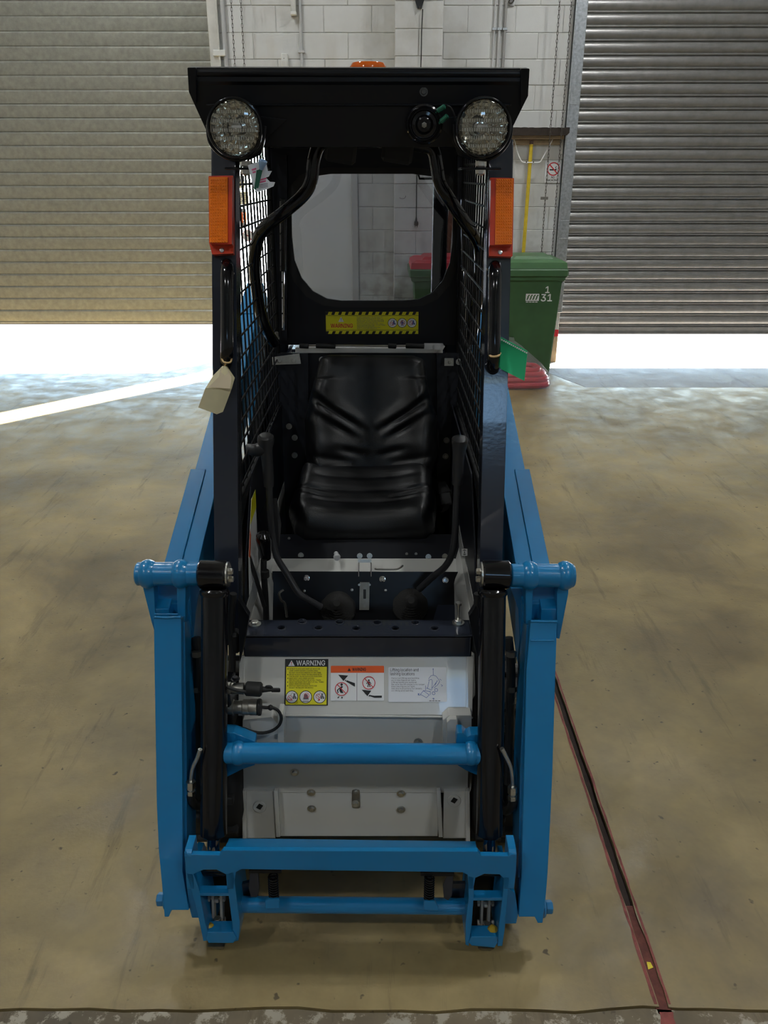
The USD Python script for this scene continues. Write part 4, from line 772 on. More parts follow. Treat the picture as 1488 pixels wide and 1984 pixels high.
# --- operator restraint bar, raised
bars = ([(640, 272), (618, 282), (608, 312), (603, 350), (588, 378), (552, 410), (516, 438), (500, 462), (493, 510), (497, 560), (506, 610), (520, 645), (532, 664)], [(800, 280), (836, 288), (846, 322), (852, 355), (872, 388), (900, 430), (922, 462), (930, 492), (928, 560), (920, 610), (914, 652)])
for s, b in enumerate(bars):
    n = len(b); part(L, 'restraint_bar', tube(spline([at(x, y, 2.18 + .30 * max(0, (k / (n - 1) - .45)) / .55) for k, (x, y) in enumerate(b)], 6), .0165, 14), 'black_gloss', label='bent black restraint bar on the right' if s else 'bent black restraint bar on the left')
part(L, 'restraint_crossbar', tube([at(640, 272, 2.18), at(720, 270, 2.18), at(800, 280, 2.18)], .0165, 12), 'black_gloss')
for a, b in ((630, 690), (740, 800)): part(L, 'restraint_pad', obox(at(a, 290, 2.15), at(b, 300, 2.15), .05, .03, .008, side=(0, 0, 1)), 'black_rubber')
# --- control levers
lv = part(L, 'control_lever', tube(spline([at(x, y, Y) for x, y, Y in ((521, 930, 2.03), (523, 985, 2.02), (528, 1040, 2.02), (536, 1078, 2.01), (556, 1112, 2.00), (578, 1148, 1.98), (594, 1160, 1.98), (622, 1176, 1.99))], 7), .0095, 14), 'grip_plastic', label='long cranked control lever on the left')
g0, g1 = at(515, 850, 2.03), at(521, 942, 2.03)
part(lv, 'grip', J(tube(spline([g0, at(515, 866, 2.03), at(518, 895, 2.03), g1], 5), np.interp(np.linspace(0, 1, 16), [0, .15, .45, 1], [.0225, .0225, .0165, .014]), 20), lathe([(.0225, 0), (.0215, .006), (.015, .012), (0, .014)], g0, (0, -.2, 1), 24),
               tube(spline([at(512, 868, 2.03), at(494, 872, 2.03), at(478, 868, 2.04)], 4), [.019, .019, .018, .018, .017, .016, .015, .014, .012], 14)), 'grip_plastic', label='grey T-shaped grip')
part(lv, 'bright_edge', cyl(at(600, 1166, 1.978), at(624, 1177, 1.985), .0035, n=8), 'chrome')
part(lv, 'lower_guard', hull([at(x, y, Y) for x, y, Y in ((518, 965, 2.05), (536, 965, 2.05), (545, 1015, 2.05), (541, 1062, 2.03), (520, 1060, 2.04), (500, 1000, 2.06))] + [at(x, y, Y + .012) for x, y, Y in ((518, 965, 2.05), (536, 965, 2.05), (545, 1015, 2.05), (541, 1062, 2.03), (520, 1060, 2.04), (500, 1000, 2.06))]), 'grip_plastic')
rv = part(L, 'control_lever', tube(spline([at(x, y, Y) for x, y, Y in ((886, 935, 2.03), (884, 990, 2.02), (881, 1040, 2.01), (876, 1072, 2.01), (862, 1098, 2.01), (838, 1118, 2.02), (812, 1142, 2.04))], 7), .0098, 14), 'grip_plastic', label='long cranked control lever on the right')
g0 = at(891, 853, 2.03)
part(rv, 'grip', J(tube(spline([g0, at(890, 868, 2.03), at(888, 890, 2.03), at(886, 938, 2.03)], 5), np.interp(np.linspace(0, 1, 16), [0, .12, .5, 1], [.0225, .0225, .0165, .0145]), 20), lathe([(.0225, 0), (.0215, .005), (.014, .009), (0, .010)], g0, (0, -.2, 1), 24)), 'grip_plastic', label='grey round-topped grip')
k = part(L, 'hand_lever', tube(spline([at(511, 1085, 1.90), at(511, 1110, 1.90), at(514, 1150, 1.90), at(516, 1205, 1.91)], 5), .0085, 10), 'black_rubber', label='short lever with a fat black knob')
part(k, 'knob', lathe([(0, -.078), (.014, -.078), (.0165, -.06), (.021, -.012), (.019, .0), (.010, .008), (0, .009)], at(510, 1037, 1.90), (0, -.25, 1), 24), 'black_gloss')
part(k, 'collar', cyl(at(513, 1105, 1.895), at(514, 1118, 1.895), .012, n=12), 'black_rubber')
part(L, 'hand_lever', tube(spline([at(481, 1076, 1.885), at(488, 1096, 1.885), at(499, 1130, 1.885), at(512, 1175, 1.89)], 5), .0058, 10), 'black_rubber', label='thin bare black lever beside the knob lever')
part(L, 'brake_cable', tube(spline([at(549, 1143, 1.95), at(541, 1150, 1.94), at(545, 1163, 1.94), at(552, 1170, 1.95), at(556, 1195, 1.97)], 6), .0035, 8), 'dull_steel')
# --- foot bar
FBY = 1.685; ft, fb = at(0, 1232, FBY)[2], at(0, 1273, FBY)[2]; fx0, fx1 = at(470, 1232, FBY)[0], at(915, 1232, FBY)[0]; FBB = 1.761
holes = [(a, b) for a, b in ((545, 1217), (617, 1217), (690, 1218), (766, 1218), (842, 1218), (585, 1205), (658, 1206), (731, 1207), (804, 1207))]
def topz(a, b): d = ray(a, b); return EYE + d * ((ft - EYE_Z) / d[2])
P = shapely.box(fx0, FBY, fx1, FBB).difference(union([disc2(*topz(a, b)[:2], .0095) for a, b in holes]))
m = extr(P, .005); m.apply_translation((0, 0, ft - .005))
fbm_ = part(L, 'foot_bar', J(m, rbox(fx0, fx1, FBY, FBY + .005, fb, ft, .002), rbox(fx0, fx1, FBB - .005, FBB, fb, ft, .002), rbox(fx0, fx0 + .005, FBY, FBB, fb, ft, .002), rbox(fx1 - .005, fx1, FBY, FBB, fb, ft, .002)), 'slate_paint', label='dark foot bar with two rows of round holes')
for a, b in holes: q = topz(a, b); part(fbm_, 'hole_ring', lathe([(.0095, -.004), (.0095, .0025), (.0118, .0025), (.0135, 0)], q, UP, 20), 'slate_paint')
for a, b in ((494, 1210), (888, 1207)): q = topz(a, b); part(fbm_, 'bolt', bolt(q, UP, .0105), 'zinc')
for a, b in ((456, 1245), (922, 1245)): q = at(a, b, FBY + .01); part(L, 'rubber_buffer', J(rbox(q[0] - .012, q[0] + .012, FBY + .0, FBY + .07, q[2] - .03, q[2] + .03, .008)), 'black_rubber')
q = topz(877, 1180); part(L, 'eye_bolt', J(cyl(topz(888, 1203), topz(888, 1203) + (0, 0.004, .045), .004, n=8), lathe([(0, 0), (.008, 0), (.008, .006), (0, .006)], topz(888, 1203) + (0, 0.004, .045), UP, 14)), 'zinc')
# --- grey front panel
PU = Plane(1272, 1.69, 1383, 1.619); PM = Plane(1383, 1.62, 1535, 1.622); PB = Plane(1535, 1.622, 1622, 1.60)
fp = part(L, 'front_panel', ext(PU, [(464, 1270), (917, 1270), (914, 1386), (461, 1384)], .02, 0, r=.0015), 'grey_paint', label='pale grey front panel under the foot bar')
part(fp, 'lower_plate', ext(PM, [(470, 1383), (910, 1383), (906, 1536), (472, 1536)], .02, -.002), 'grey_paint')
part(fp, 'bottom_plate', ext(PB, [(540, 1533), (852, 1533), (848, 1620), (543, 1620)], .02, -.004), 'grey_paint')
part(fp, 'corner_pad', ext(PB, [(472, 1533), (532, 1533), (534, 1624), (478, 1624)], .025, .010, r=.001), 'grey_paint'); part(fp, 'corner_pad', ext(PB, [(860, 1533), (910, 1533), (906, 1624), (858, 1624)], .025, .010, r=.001), 'grey_paint')
for a, b, c, e in ((469, 1533, 478, 1640), (530, 1533, 543, 1622), (846, 1533, 858, 1622), (902, 1533, 911, 1640)): part(fp, 'gusset', ext(PB, [(a, b), (a + 8, b), (c, e), (c - 8, e)], .05, .016, r=.001), 'grey_paint')
part(fp, 'edge_fold', ext(PU, [(904, 1272), (917, 1272), (915, 1384), (903, 1384)], .012, .005, r=.002), 'grey_paint'); part(fp, 'edge_fold', ext(PU, [(464, 1272), (474, 1272), (472, 1384), (461, 1384)], .012, .005, r=.002), 'grey_paint')
for a, b, c, e in ((462, 1385, 858, 1389), (860, 1385, 916, 1391)): part(fp, 'weld_bead', tube([PU.at(a + (c - a) * k / 20, b + (e - b) * k / 20, .001 + .0008 * math.sin(k * 2.3)) for k in range(21)], .0028, 6), 'grey_paint')
for a, b, c, e in ((470, 1395, 540, 1440), (858, 1388, 914, 1440)):
    P_ = [(a, b), (a + (c - a) * .8, b - 6), (c, b + 10), (c + 1, e), (a, e)] if a < 600 else [(a, b + 8), (a + 12, b - 2), (c, b - 2), (c - 1, e), (a, e)]
    part(fp, 'stop_block', ext(PM, P_, .03, .03, r=.004), 'grey_paint')
    px = 538 if a < 600 else 866; part(fp, 'stop_ear', ext(PM, [(px, 1383), (px + 10, 1384), (px + 12, 1392), (px + 12, 1440), (px, 1440)] if a < 600 else [(px, 1400), (px + 6, 1394), (px + 20, 1394), (px + 22, 1440), (px, 1440)], .04, .045, r=.003), 'grey_paint')
for a, b in ((571, 1496), (810, 1437), (603, 1535), (604, 1566), (777, 1537), (777, 1568)): part(fp, 'bolt', bolt((PM if b < 1520 else PB).at(a, b, -.001), PM.n, .0075), 'zinc')
for a, b in ((503, 1563), (880, 1551)):
    q = part(fp, 'plug_screw', lathe([(0, 0), (.0175, 0), (.0175, .0015), (.0165, .003), (0, .003)], PB.at(a, b, .0095), PB.n, 32), 'grey_paint', label='large countersunk plug')
q = PB.at(690, 1545, -.003)
for a, b in ((503, 1563), (880, 1551)): part(fp, 'plug_socket', ext(PB, [(a - 7, b + 2), (a - 1, b - 6), (a + 7, b - 2), (a + 1, b + 6)], .0005, .0132), 'print_black')
sl = ext(PB, [(682, 1530), (697, 1530), (698, 1566), (682, 1566)], .003, .000, r=.005); part(fp, 'slot_plate', sl, 'dull_steel'); part(fp, 'slot_bolt', bolt(PB.at(689, 1557, .0005), PB.n, .007), 'zinc'); part(fp, 'slot_bolt', bolt(PB.at(690, 1534, .0005), PB.n, .005), 'zinc')
# decals on it
d, fr, w, h = decal(L, 'warning_decal', PU, 551, 1277, 636, 1367, .0006, 'print_black', 'square yellow and black WARNING decal with three round pictograms')
put(d, 'yellow_field', shapely.box(w * .03, h * .02, w * .97, h * .835), fr, .0006, 'print_yellow', .0002)
put(d, 'triangle', tri2(w * .15, h * .85, w * .155), fr, .0006, 'print_white', .0002); put(d, 'exclamation', bang(w * .15, h * .85, w * .155), fr, .0009, 'print_red', .0002)
put(d, 'heading', text('WARNING', h * .105, w * .26, h * .865, True, width=w * .67), fr, .0006, 'print_white')
rows = WARN; bul = (0, 3, 5, 7, 9)
put(d, 'body_text', J([text(q, h * .026, w * .10, h * (.775 - .0405 * k), width=w * .80 * len(q) / 36) for k, q in enumerate(rows)] + [extr(disc2(w * .07, h * (.787 - .0405 * k), h * .011, 10), .0003) for k in bul]), fr, .0009, 'print_black')
put(d, 'pictogram_discs', union([disc2(w * (.17 + .32 * k), h * .185, w * .145) for k in range(3)]), fr, .0009, 'print_black', .0002); put(d, 'pictogram_faces', union([disc2(w * (.17 + .32 * k), h * .185, w * .130) for k in range(3)]), fr, .0012, 'print_white', .0002)
for g in (machine_icon(w * .20, h * .21, w * .13), union(shapely.box(w * .435, h * .15, w * .455, h * .17), Polygon([(w * .43, h * .13), (w * .56, h * .13), (w * .53, h * .24), (w * .46, h * .25)]), shapely.box(w * .42, h * .085, w * .56, h * .1)), machine_icon(w * .84, h * .21, w * .13)): put(d, 'pictogram', g, fr, .0015, 'print_grey', .0002)
for g in (union(no_ring(w * .125, h * .17, w * .055), shapely.box(w * .075, h * .115, w * .19, h * .128)), no_ring(w * .51, h * .215, w * .06), union(no_ring(w * .775, h * .20, w * .055), disc2(w * .80, h * .125, w * .02))): put(d, 'red_mark', g, fr, .0018, 'print_red', .0002)
d, fr, w, h = decal(L, 'warning_decal', PU, 640.5, 1290, 744, 1357.5, .0006, 'print_white', 'white WARNING decal with an orange heading and two bucket pictograms', r=.002)
put(d, 'orange_heading', shapely.box(0, h * .80, w, h).intersection(rrect(0, 0, w, h, .002)), fr, .0006, 'print_orange', .0002)
put(d, 'heading', J(text('WARNING', h * .085, w * .40, h * .855, True, width=w * .26), extr(tri2(w * .345, h * .85, h * .10), .0003)), fr, .0009, 'print_black')
put(d, 'divider', shapely.box(w * .490, 0, w * .497, h * .79), fr, .0006, 'print_grey', .0002)
b1 = union(Polygon([(w * .14, h * .745), (w * .325, h * .72), (w * .24, h * .565)]), Polygon([(w * .26, h * .565), (w * .275, h * .61), (w * .295, h * .56)]), Polygon([(w * .30, h * .585), (w * .455, h * .50), (w * .455, h * .40), (w * .29, h * .545)]))
b2 = union(Polygon([(w * .58, h * .315), (w * .76, h * .285), (w * .69, h * .13)]), Polygon([(w * .705, h * .125), (w * .735, h * .175), (w * .75, h * .125)]), Polygon([(w * .745, h * .16), (w * .82, h * .14), (w * .96, h * .145), (w * .96, h * .085), (w * .82, h * .085), (w * .745, h * .125)]))
m1 = union(disc2(w * .205, h * .46, h * .035), Polygon([(w * .165, h * .36), (w * .20, h * .42), (w * .235, h * .40), (w * .20, h * .34), (w * .24, h * .22), (w * .19, h * .22), (w * .165, h * .28)]), line2([(w * .165, h * .36), (w * .13, h * .30), (w * .14, h * .22)], w * .018), Polygon([(w * .125, h * .08), (w * .15, h * .12), (w * .17, h * .12), (w * .145, h * .065)]), Polygon([(w * .20, h * .07), (w * .205, h * .11), (w * .225, h * .11), (w * .225, h * .065)]))
for g in (b1, b2): put(d, 'bucket_pictogram', g, fr, .0009, 'print_black', .0002)
for g in (m1, man_icon(w * .715, h * .50, h * .20)): put(d, 'person_pictogram', g, fr, .0009, 'print_black', .0002)
for g in (no_ring(w * .205, h * .335, h * .195, .11), no_ring(w * .715, h * .51, h * .19, .11)): put(d, 'prohibition_ring', g, fr, .0012, 'print_red', .0002)
d, fr, w, h = decal(L, 'lifting_decal', PU, 752.5, 1292.5, 865, 1360, .0006, 'paper_white', 'pale decal headed Lifting location and lashing locations with a line drawing', r=.003)
put(d, 'heading', J(text('Lifting location and', h * .088, w * .03, h * .88, width=w * .49), text('lashing locations', h * .088, w * .03, h * .765, width=w * .42)), fr, .0006, 'print_black')
LT = ['Carry out lifting and lashing', 'as in the figure at right.', 'Lifting hooks are optional.', 'Be sure the lift angle is no larger', 'than the figure at right.', 'See the instructions for details', 'on lifting and lashing.']
put(d, 'body_text', J([text(q, h * .038, w * .05, h * (.665 - .06 * k), width=w * .50 * len(q) / 29 * .95) for k, q in enumerate(LT)]), fr, .0006, 'print_grey')
def LN(*p): return line2([(w * a, h * b) for a, b in p], h * .011)
dr = union(LN((.685, .62), (.74, .65), (.755, .60)), LN((.70, .61), (.67, .38)), LN((.755, .60), (.745, .35)), LN((.64, .47), (.64, .33)), LN((.65, .40), (.74, .34)), LN((.55, .22), (.65, .12), (.70, .20), (.60, .32), (.55, .22)), LN((.60, .32), (.72, .30), (.72, .2)), LN((.77, .93), (.77, .77)), LN((.69, .66), (.73, .75), (.77, .77), (.82, .74), (.86, .65)), LN((.86, .65), (.88, .58), (.84, .48), (.78, .40)), LN((.84, .62), (.80, .47)), LN((.75, .4), (.84, .60)), LN((.53, .25), (.51, .2), (.55, .2)), LN((.77, .06), (.78, .1), (.75, .1)), LN((.90, .50), (.93, .47), (.91, .44)), LN((.88, .66), (.91, .62)))
dr = union(dr, ring2(w * .775, h * .25, h * .05, h * .012), ring2(w * .82, h * .34, h * .05, h * .012), Polygon([(w * .76, h * .93), (w * .78, h * .93), (w * .77, h * .97)]), [Polygon([(w * (x - .012), h * y), (w * (x + .012), h * y), (w * x, h * (y - .05))]) for x, y in ((.515, .24), (.775, .11))])
put(d, 'drawing', dr, fr, .0006, 'print_blue', .0002); put(d, 'small_print', union([shapely.box(w * (.70 + .05 * k), h * .022, w * (.738 + .05 * k), h * .042) for k in range(4)]), fr, .0006, 'print_grey', kind='stuff')
# --- quick couplings on the left
QY = 1.575
for s, (y, xa, xb, r) in enumerate(((1334, 432, 479, .0155), (1370, 428, 508, .0185))):
    a, b = at(xa, y, QY), at(xb, y, QY)
    t = part(L, 'quick_coupling', lathe([(0, 0), (r * .8, 0), (r * .8, .012), (r, .014), (r, .030), (r * .86, .032), (r * .86, .052), (r * 1.02, .054), (r * 1.02, .066), (r * .98, .068), (r * 1.05, .072), (r * 1.05, .088), (0, .089)] if s else [(0, 0), (r, 0), (r, .018), (r * .85, .020), (r * .9, .05), (0, .052)], a, (b - a), 28), 'dull_steel', label='lower hydraulic quick coupling with its cap hanging' if s else 'upper hydraulic quick coupling under a black cap')
    if not s:
        part(t, 'dust_cap', J(cyl(at(475, 1334, QY), at(508, 1336, QY), .0175, n=20, c=.004), cyl(at(507, 1336, QY), at(530, 1336, QY), .0075, .004, 12), tube(spline([at(515, 1331, QY), at(524, 1330, QY), at(527, 1335, QY), at(520, 1338, QY)], 4, True), .0028, 6, True), obox(at(525, 1337, QY), at(543, 1337, QY), .012, .005, .002, side=(0, 0, 1))), 'black_rubber', label='black rubber dust cap')
        part(t, 'cap_cord', tube(spline([at(440, 1331, QY - .02), at(460, 1338, QY - .022), at(476, 1340, QY - .015)], 6), .004, 8), 'black_rubber')
    else:
        part(t, 'seal_ring', cyl(at(500, 1370, QY), at(506, 1370, QY), .0205, n=24), 'black_rubber')
        part(t, 'cap_cord', tube(spline([at(x, y_, QY - .01) for x, y_ in ((506, 1370), (516, 1371), (528, 1371), (540, 1378), (545, 1392), (540, 1406), (526, 1416), (508, 1420), (490, 1418), (470, 1411), (445, 1406))], 8), .0038, 8), 'black_rubber')
        part(t, 'cord_knot', trimesh.creation.icosphere(2, .0075), 'black_rubber') if False else part(t, 'cord_knot', lathe([(0, -.007), (.005, -.005), (.0075, 0), (.005, .005), (0, .007)], at(524, 1371, QY - .01), (1, 0, 0), 14), 'black_rubber')
part(L, 'coupling_body', J(rbox(at(425, 1340, 1.60)[0], at(452, 1340, 1.60)[0], 1.56, 1.64, at(0, 1400, 1.6)[2], at(0, 1318, 1.6)[2], .004), bolt(at(456, 1316, 1.58), (0, 0, 1), .007)), 'black_paint')
# --- loader arms: upper boom, front leg, pivot pin
LEG = Plane(1195, 1.608, 1760, 1.343)
legs = ([(298, 1197), (351, 1197), (353, 1480), (354, 1690), (366, 1763), (332, 1763), (327, 1776), (319, 1776), (314, 1712), (308, 1650), (304, 1560), (302, 1440)], [(1028, 1205), (1079, 1205), (1073, 1400), (1070, 1500), (1066, 1590), (1061, 1690), (1057, 1740), (1051, 1788), (1042, 1788), (1036, 1776), (1005, 1776), (1010, 1700), (1016, 1480), (1020, 1300)])
PIN = Plane(1080, 1.665, 1140, 1.65)
for s, o in enumerate(legs):
    sg = 1 if s else -1
    A = part(L, 'lift_arm', ext(LEG, o, .11, 0, r=.0015), 'blue_paint', label='blue right lift arm leg' if s else 'blue left lift arm leg')
    # recessed inner flange and foot plate
    part(A, 'inner_flange', ext(LEG, [(351, 1205), (358, 1205), (362, 1480), (362, 1700), (356, 1700)] if not s else [(1028, 1210), (1020, 1210), (1008, 1480), (1004, 1700), (1012, 1700)], .09, -.02, r=.001), 'blue_paint')
    part(A, 'leg_cap_weld', tube([LEG.at(a, 1196 + .6 * math.sin(a * 1.7) if not s else 1204, .001) for a in (np.linspace(298, 351, 14) if not s else np.linspace(1028, 1079, 14))], .0035, 6), 'blue_paint')
    part(A, 'leg_seam', tube([LEG.at(a, 1241, .0005) for a in np.linspace(1028, 1073, 5)] if s else [LEG.at(a, 1190, .0005) for a in np.linspace(300, 345, 5)], .002, 6), 'blue_paint')
    # pivot pin and clevis plates
    pa, pb = (265, 388) if not s else (988, 1112)
    zz = lambda x: at(x, 1112 if not s else 1115, 1.655)
    part(A, 'pivot_pin', cyl(zz(pa), zz(pb), .0275, n=32, c=.003), 'blue_paint')
    for px in ((288, 352) if not s else (1026, 1095)): part(A, 'weld_collar', lathe([(.0275, -.017), (.031, -.013), (.0345, -.005), (.034, .004), (.030, .012), (.0275, .016)], zz(px), (1, 0, 0), 36), 'blue_paint')
    x0 = zz(276 if not s else 1098)[0]
    def cheek(xa, xb, pts): return hull([(x, y, z) for x in (xa, xb) for y, z in pts])
    pz, py_ = zz(300)[2], 1.655
    part(A, 'outer_cheek', ext(PIN, [(272, 1118), (297, 1118), (302, 1212), (299, 1222), (294, 1206)] if not s else [(1086, 1118), (1102, 1120), (1101, 1150), (1084, 1237), (1079, 1237), (1079, 1150)], .10, .004, r=.001), 'blue_paint')
    part(A, 'inner_cheek', ext(PIN, [(342, 1112), (360, 1112), (359, 1200), (350, 1216), (344, 1200)] if not s else [(1018, 1112), (1034, 1112), (1030, 1200), (1026, 1225), (1019, 1210)], .10, .004, r=.001), 'blue_paint')
    part(A, 'web_plate', ext(PIN, [(292, 1128), (350, 1128), (350, 1204), (297, 1204)] if not s else [(1030, 1130), (1090, 1130), (1081, 1210), (1028, 1210)], .012, -.028), 'blue_paint')
    part(A, 'cylinder_lug', ext(PIN, [(362, 1132), (388, 1132), (380, 1180), (372, 1260), (366, 1260), (364, 1180)] if not s else [(990, 1140), (1020, 1140), (1020, 1260), (1008, 1260), (1004, 1180)], .02, -.04, r=.002), 'blue_paint')
    # upper boom running back to the tower
    xo, xi = (MX - .470, MX - .398) if not s else (MX + .470, MX + .398)
    lo, hi = min(xo, xi), max(xo, xi)
    sl_ = lambda y: .84 + .355 * (y - 1.774) - .012
    part(A, 'boom', prismx([(1.66, sl_(1.66)), (3.15, sl_(3.15)), (3.24, sl_(3.24) - .05), (3.24, sl_(3.24) - .2), (3.1, sl_(3.1) - .17), (1.66, sl_(1.66) - .17)], lo, hi), 'blue_paint', smooth=False, label='blue upper boom of the arm')
    lo2, hi2 = (xo - .012, xo + .03) if not s else (xo - .03, xo + .012)
    part(A, 'boom_cover', prismx([(1.64, sl_(1.64) + .004), (2.13, sl_(2.13) + .004), (2.15, sl_(2.15) - .03), (2.15, sl_(2.15) - .12), (1.64, sl_(1.64) - .14)], lo2, hi2), 'blue_paint', smooth=False)
    part(A, 'tower_link', prismx([(3.06, 1.38), (3.30, 1.36), (3.34, .62), (3.10, .55), (3.02, .95)], lo - .004, hi + .004) if False else prismx([(2.98, 1.26), (3.20, 1.34), (3.32, 1.25), (3.36, .60), (3.12, .50), (3.02, .80)], lo + .005, hi - .005), 'blue_paint', smooth=False)
    # foot bolt
    q = LEG.at(321 if not s else 1054, 1742 if not s else 1757, -.04)
    part(A, 'foot_pivot', J(lathe([(0, 0), (.024, 0), (.024, .003), (.021, .006), (0, .006)], q - (sg * .004, 0, 0), (sg, 0, 0), 28), hexnut(q + (sg * .004, 0, 0), (sg, 0, 0), .0155, .016)), 'blue_paint', label='blue hexagon pivot bolt')
# cross tube
XT = at(690, 1459, 1.50)
ct = part(L, 'cross_tube', cyl(at(436, 1459, 1.50), at(950, 1461, 1.50), .0245, n=36), 'blue_paint', label='blue round cross tube between the arms')
for s, q in enumerate(([(400, 1418), (452, 1420), (470, 1427), (494, 1437), (494, 1482), (470, 1490), (440, 1505), (400, 1520)], [(970, 1424), (912, 1424), (905, 1428), (896, 1420), (886, 1420), (884, 1437), (886, 1482), (902, 1492), (920, 1500), (970, 1512)])):
    P_ = Plane(1400, 1.515, 1520, 1.52); part(ct, 'end_bracket', ext(P_, q, .03, .0, r=.004), 'blue_paint')
    a = 462 if not s else 912; part(ct, 'end_collar', lathe([(.0245, -.012), (.028, -.006), (.029, 0), (.028, .006), (.0245, .012)], at(a, 1459, 1.50), (1, 0, 0), 32), 'blue_paint')
# --- tilt cylinders
for s, (xt, xb_, boss, pin) in enumerate(((416, 414, (386, 440), 447), (955, 948, (934, 988), 927))):
    top, bot = at(xt, 1112, 1.648), at(xb_, 1618, 1.425); sg = 1 if s else -1
    dv = (bot - top) / np.linalg.norm(bot - top)
    t = part(L, 'tilt_cylinder', cyl(top + dv * .035, bot, .0308, n=40, c=.003), 'black_gloss', label='black tilt cylinder on the right' if s else 'black tilt cylinder on the left')
    part(t, 'end_boss', cyl(at(boss[0], 1113, 1.65), at(boss[1], 1113, 1.65), .0335, n=36, c=.004), 'black_gloss')
    part(t, 'weld_ring', lathe([(.031, 0), (.0345, .004), (.0345, .010), (.031, .016)], top + dv * .036, dv, 36), 'black_gloss')
    a = at(boss[1] if not s else boss[0], 1113, 1.65)
    part(t, 'pin_washer', J(lathe([(0, 0), (.030, 0), (.030, .004), (.026, .006), (0, .006)], a, (-sg, 0, 0), 32), *[hexnut(a + (-sg * .006, -.004, k), (-sg, 0, 0), .008, .009) for k in (.010, -.010)]), 'zinc', label='bright washer with two bolts')
    part(t, 'rod', cyl(bot - dv * .01, bot + dv * .075, .0145, n=24), 'rod_chrome', label='chromed piston rod')
    part(t, 'gland', cyl(bot - dv * .004, bot + dv * .004, .022, n=28), 'black_gloss')
    part(t, 'rod_eye', J(cyl(bot + dv * .07 - (.03, 0, 0), bot + dv * .07 + (.03, 0, 0), .026, n=28)), 'black_gloss')
    # steel pipe with fitting on the outside
    hp = [(388, 1452), (382, 1470), (373, 1490), (370, 1514)] if not s else [(972, 1450), (982, 1470), (990, 1490), (993, 1524)]
    pp = part(t, 'steel_pipe', tube(spline([at(x, y, 1.47) for x, y in hp], 6), .0052, 10), 'zinc', label='bright steel hydraulic pipe')
    e = at(*hp[-1], 1.47); e2 = at(hp[-1][0], hp[-1][1] + 27, 1.465); dd = (e2 - e) / np.linalg.norm(e2 - e)
    part(pp, 'fitting', J(hexnut(e, dd, .0115, .020), cyl(e + dd * .02, e + dd * .024, .008, n=12), hexnut(e + dd * .024, dd, .0105, .012)), 'zinc')
    part(pp, 'hose', tube(spline([e + dd * .034, e + dd * .06 + (0, .01, 0), e + dd * .10 + (-sg * .01, .05, -.01), e + dd * .13 + (-sg * .02, .12, 0)], 6), .0105, 12), 'black_rubber')
    # supply hoses beside the cylinder
    part(t, 'supply_hose', tube(spline([at(452 if not s else 925, 1150, 1.70), at(448 if not s else 924, 1200, 1.70), at(450 if not s else 926, 1280, 1.69), at(446 if not s else 930, 1400, 1.66)], 7), .009, 10), 'black_rubber')
    part(t, 'side_hose', tube(spline([at(380 if not s else 985, 1235, 1.66), at(384 if not s else 990, 1300, 1.64), at(380 if not s else 988, 1400, 1.62), at(384 if not s else 985, 1520, 1.56)], 7), .011, 10), 'black_rubber')
    for y in (1262, 1330, 1352): part(t, 'hose_clamp', lathe([(0, 0), (.013, 0), (.013, .013), (0, .013)], at(380 if not s else 991, y, 1.635), (0, -.3, -1), 6), 'dark_bolt')
# --- quick hitch
HT = Plane(1625, 1.352, 1830, 1.31)
q = part(L, 'quick_hitch', ext(HT, [(357, 1650), (364, 1656), (425, 1657), (432, 1648), (926, 1650), (932, 1658), (984, 1659), (993, 1655), (1001, 1655), (1000, 1685), (996, 1722), (977, 1722), (976, 1702), (968, 1694), (938, 1693), (921, 1701), (917, 1722), (908, 1722), (906, 1695), (896, 1690), (468, 1684), (457, 1690), (452, 1722), (440, 1722), (438, 1694), (420, 1685), (394, 1685), (374, 1694), (376, 1722), (362, 1722)], .014, 0, r=.001), 'blue_paint', label='blue quick hitch frame across the front')
bm = [HT.at(x, y, o) for o in (0,) for x, y in ((433, 1652), (925, 1654))]
zt = bm[0][2]; x0, x1 = bm[0][0], bm[1][0]
def quad(p): return p
part(q, 'beam_top', J(hull([HT.at(432, 1656, 0), HT.at(926, 1658, 0), HT.at(432, 1650, -.006), HT.at(926, 1652, -.006), HT.at(444, 1624, -.085) , HT.at(921, 1630, -.085), HT.at(444, 1632, -.085), HT.at(921, 1638, -.085), HT.at(432, 1664, -.008), HT.at(926, 1666, -.008)])), 'blue_paint')
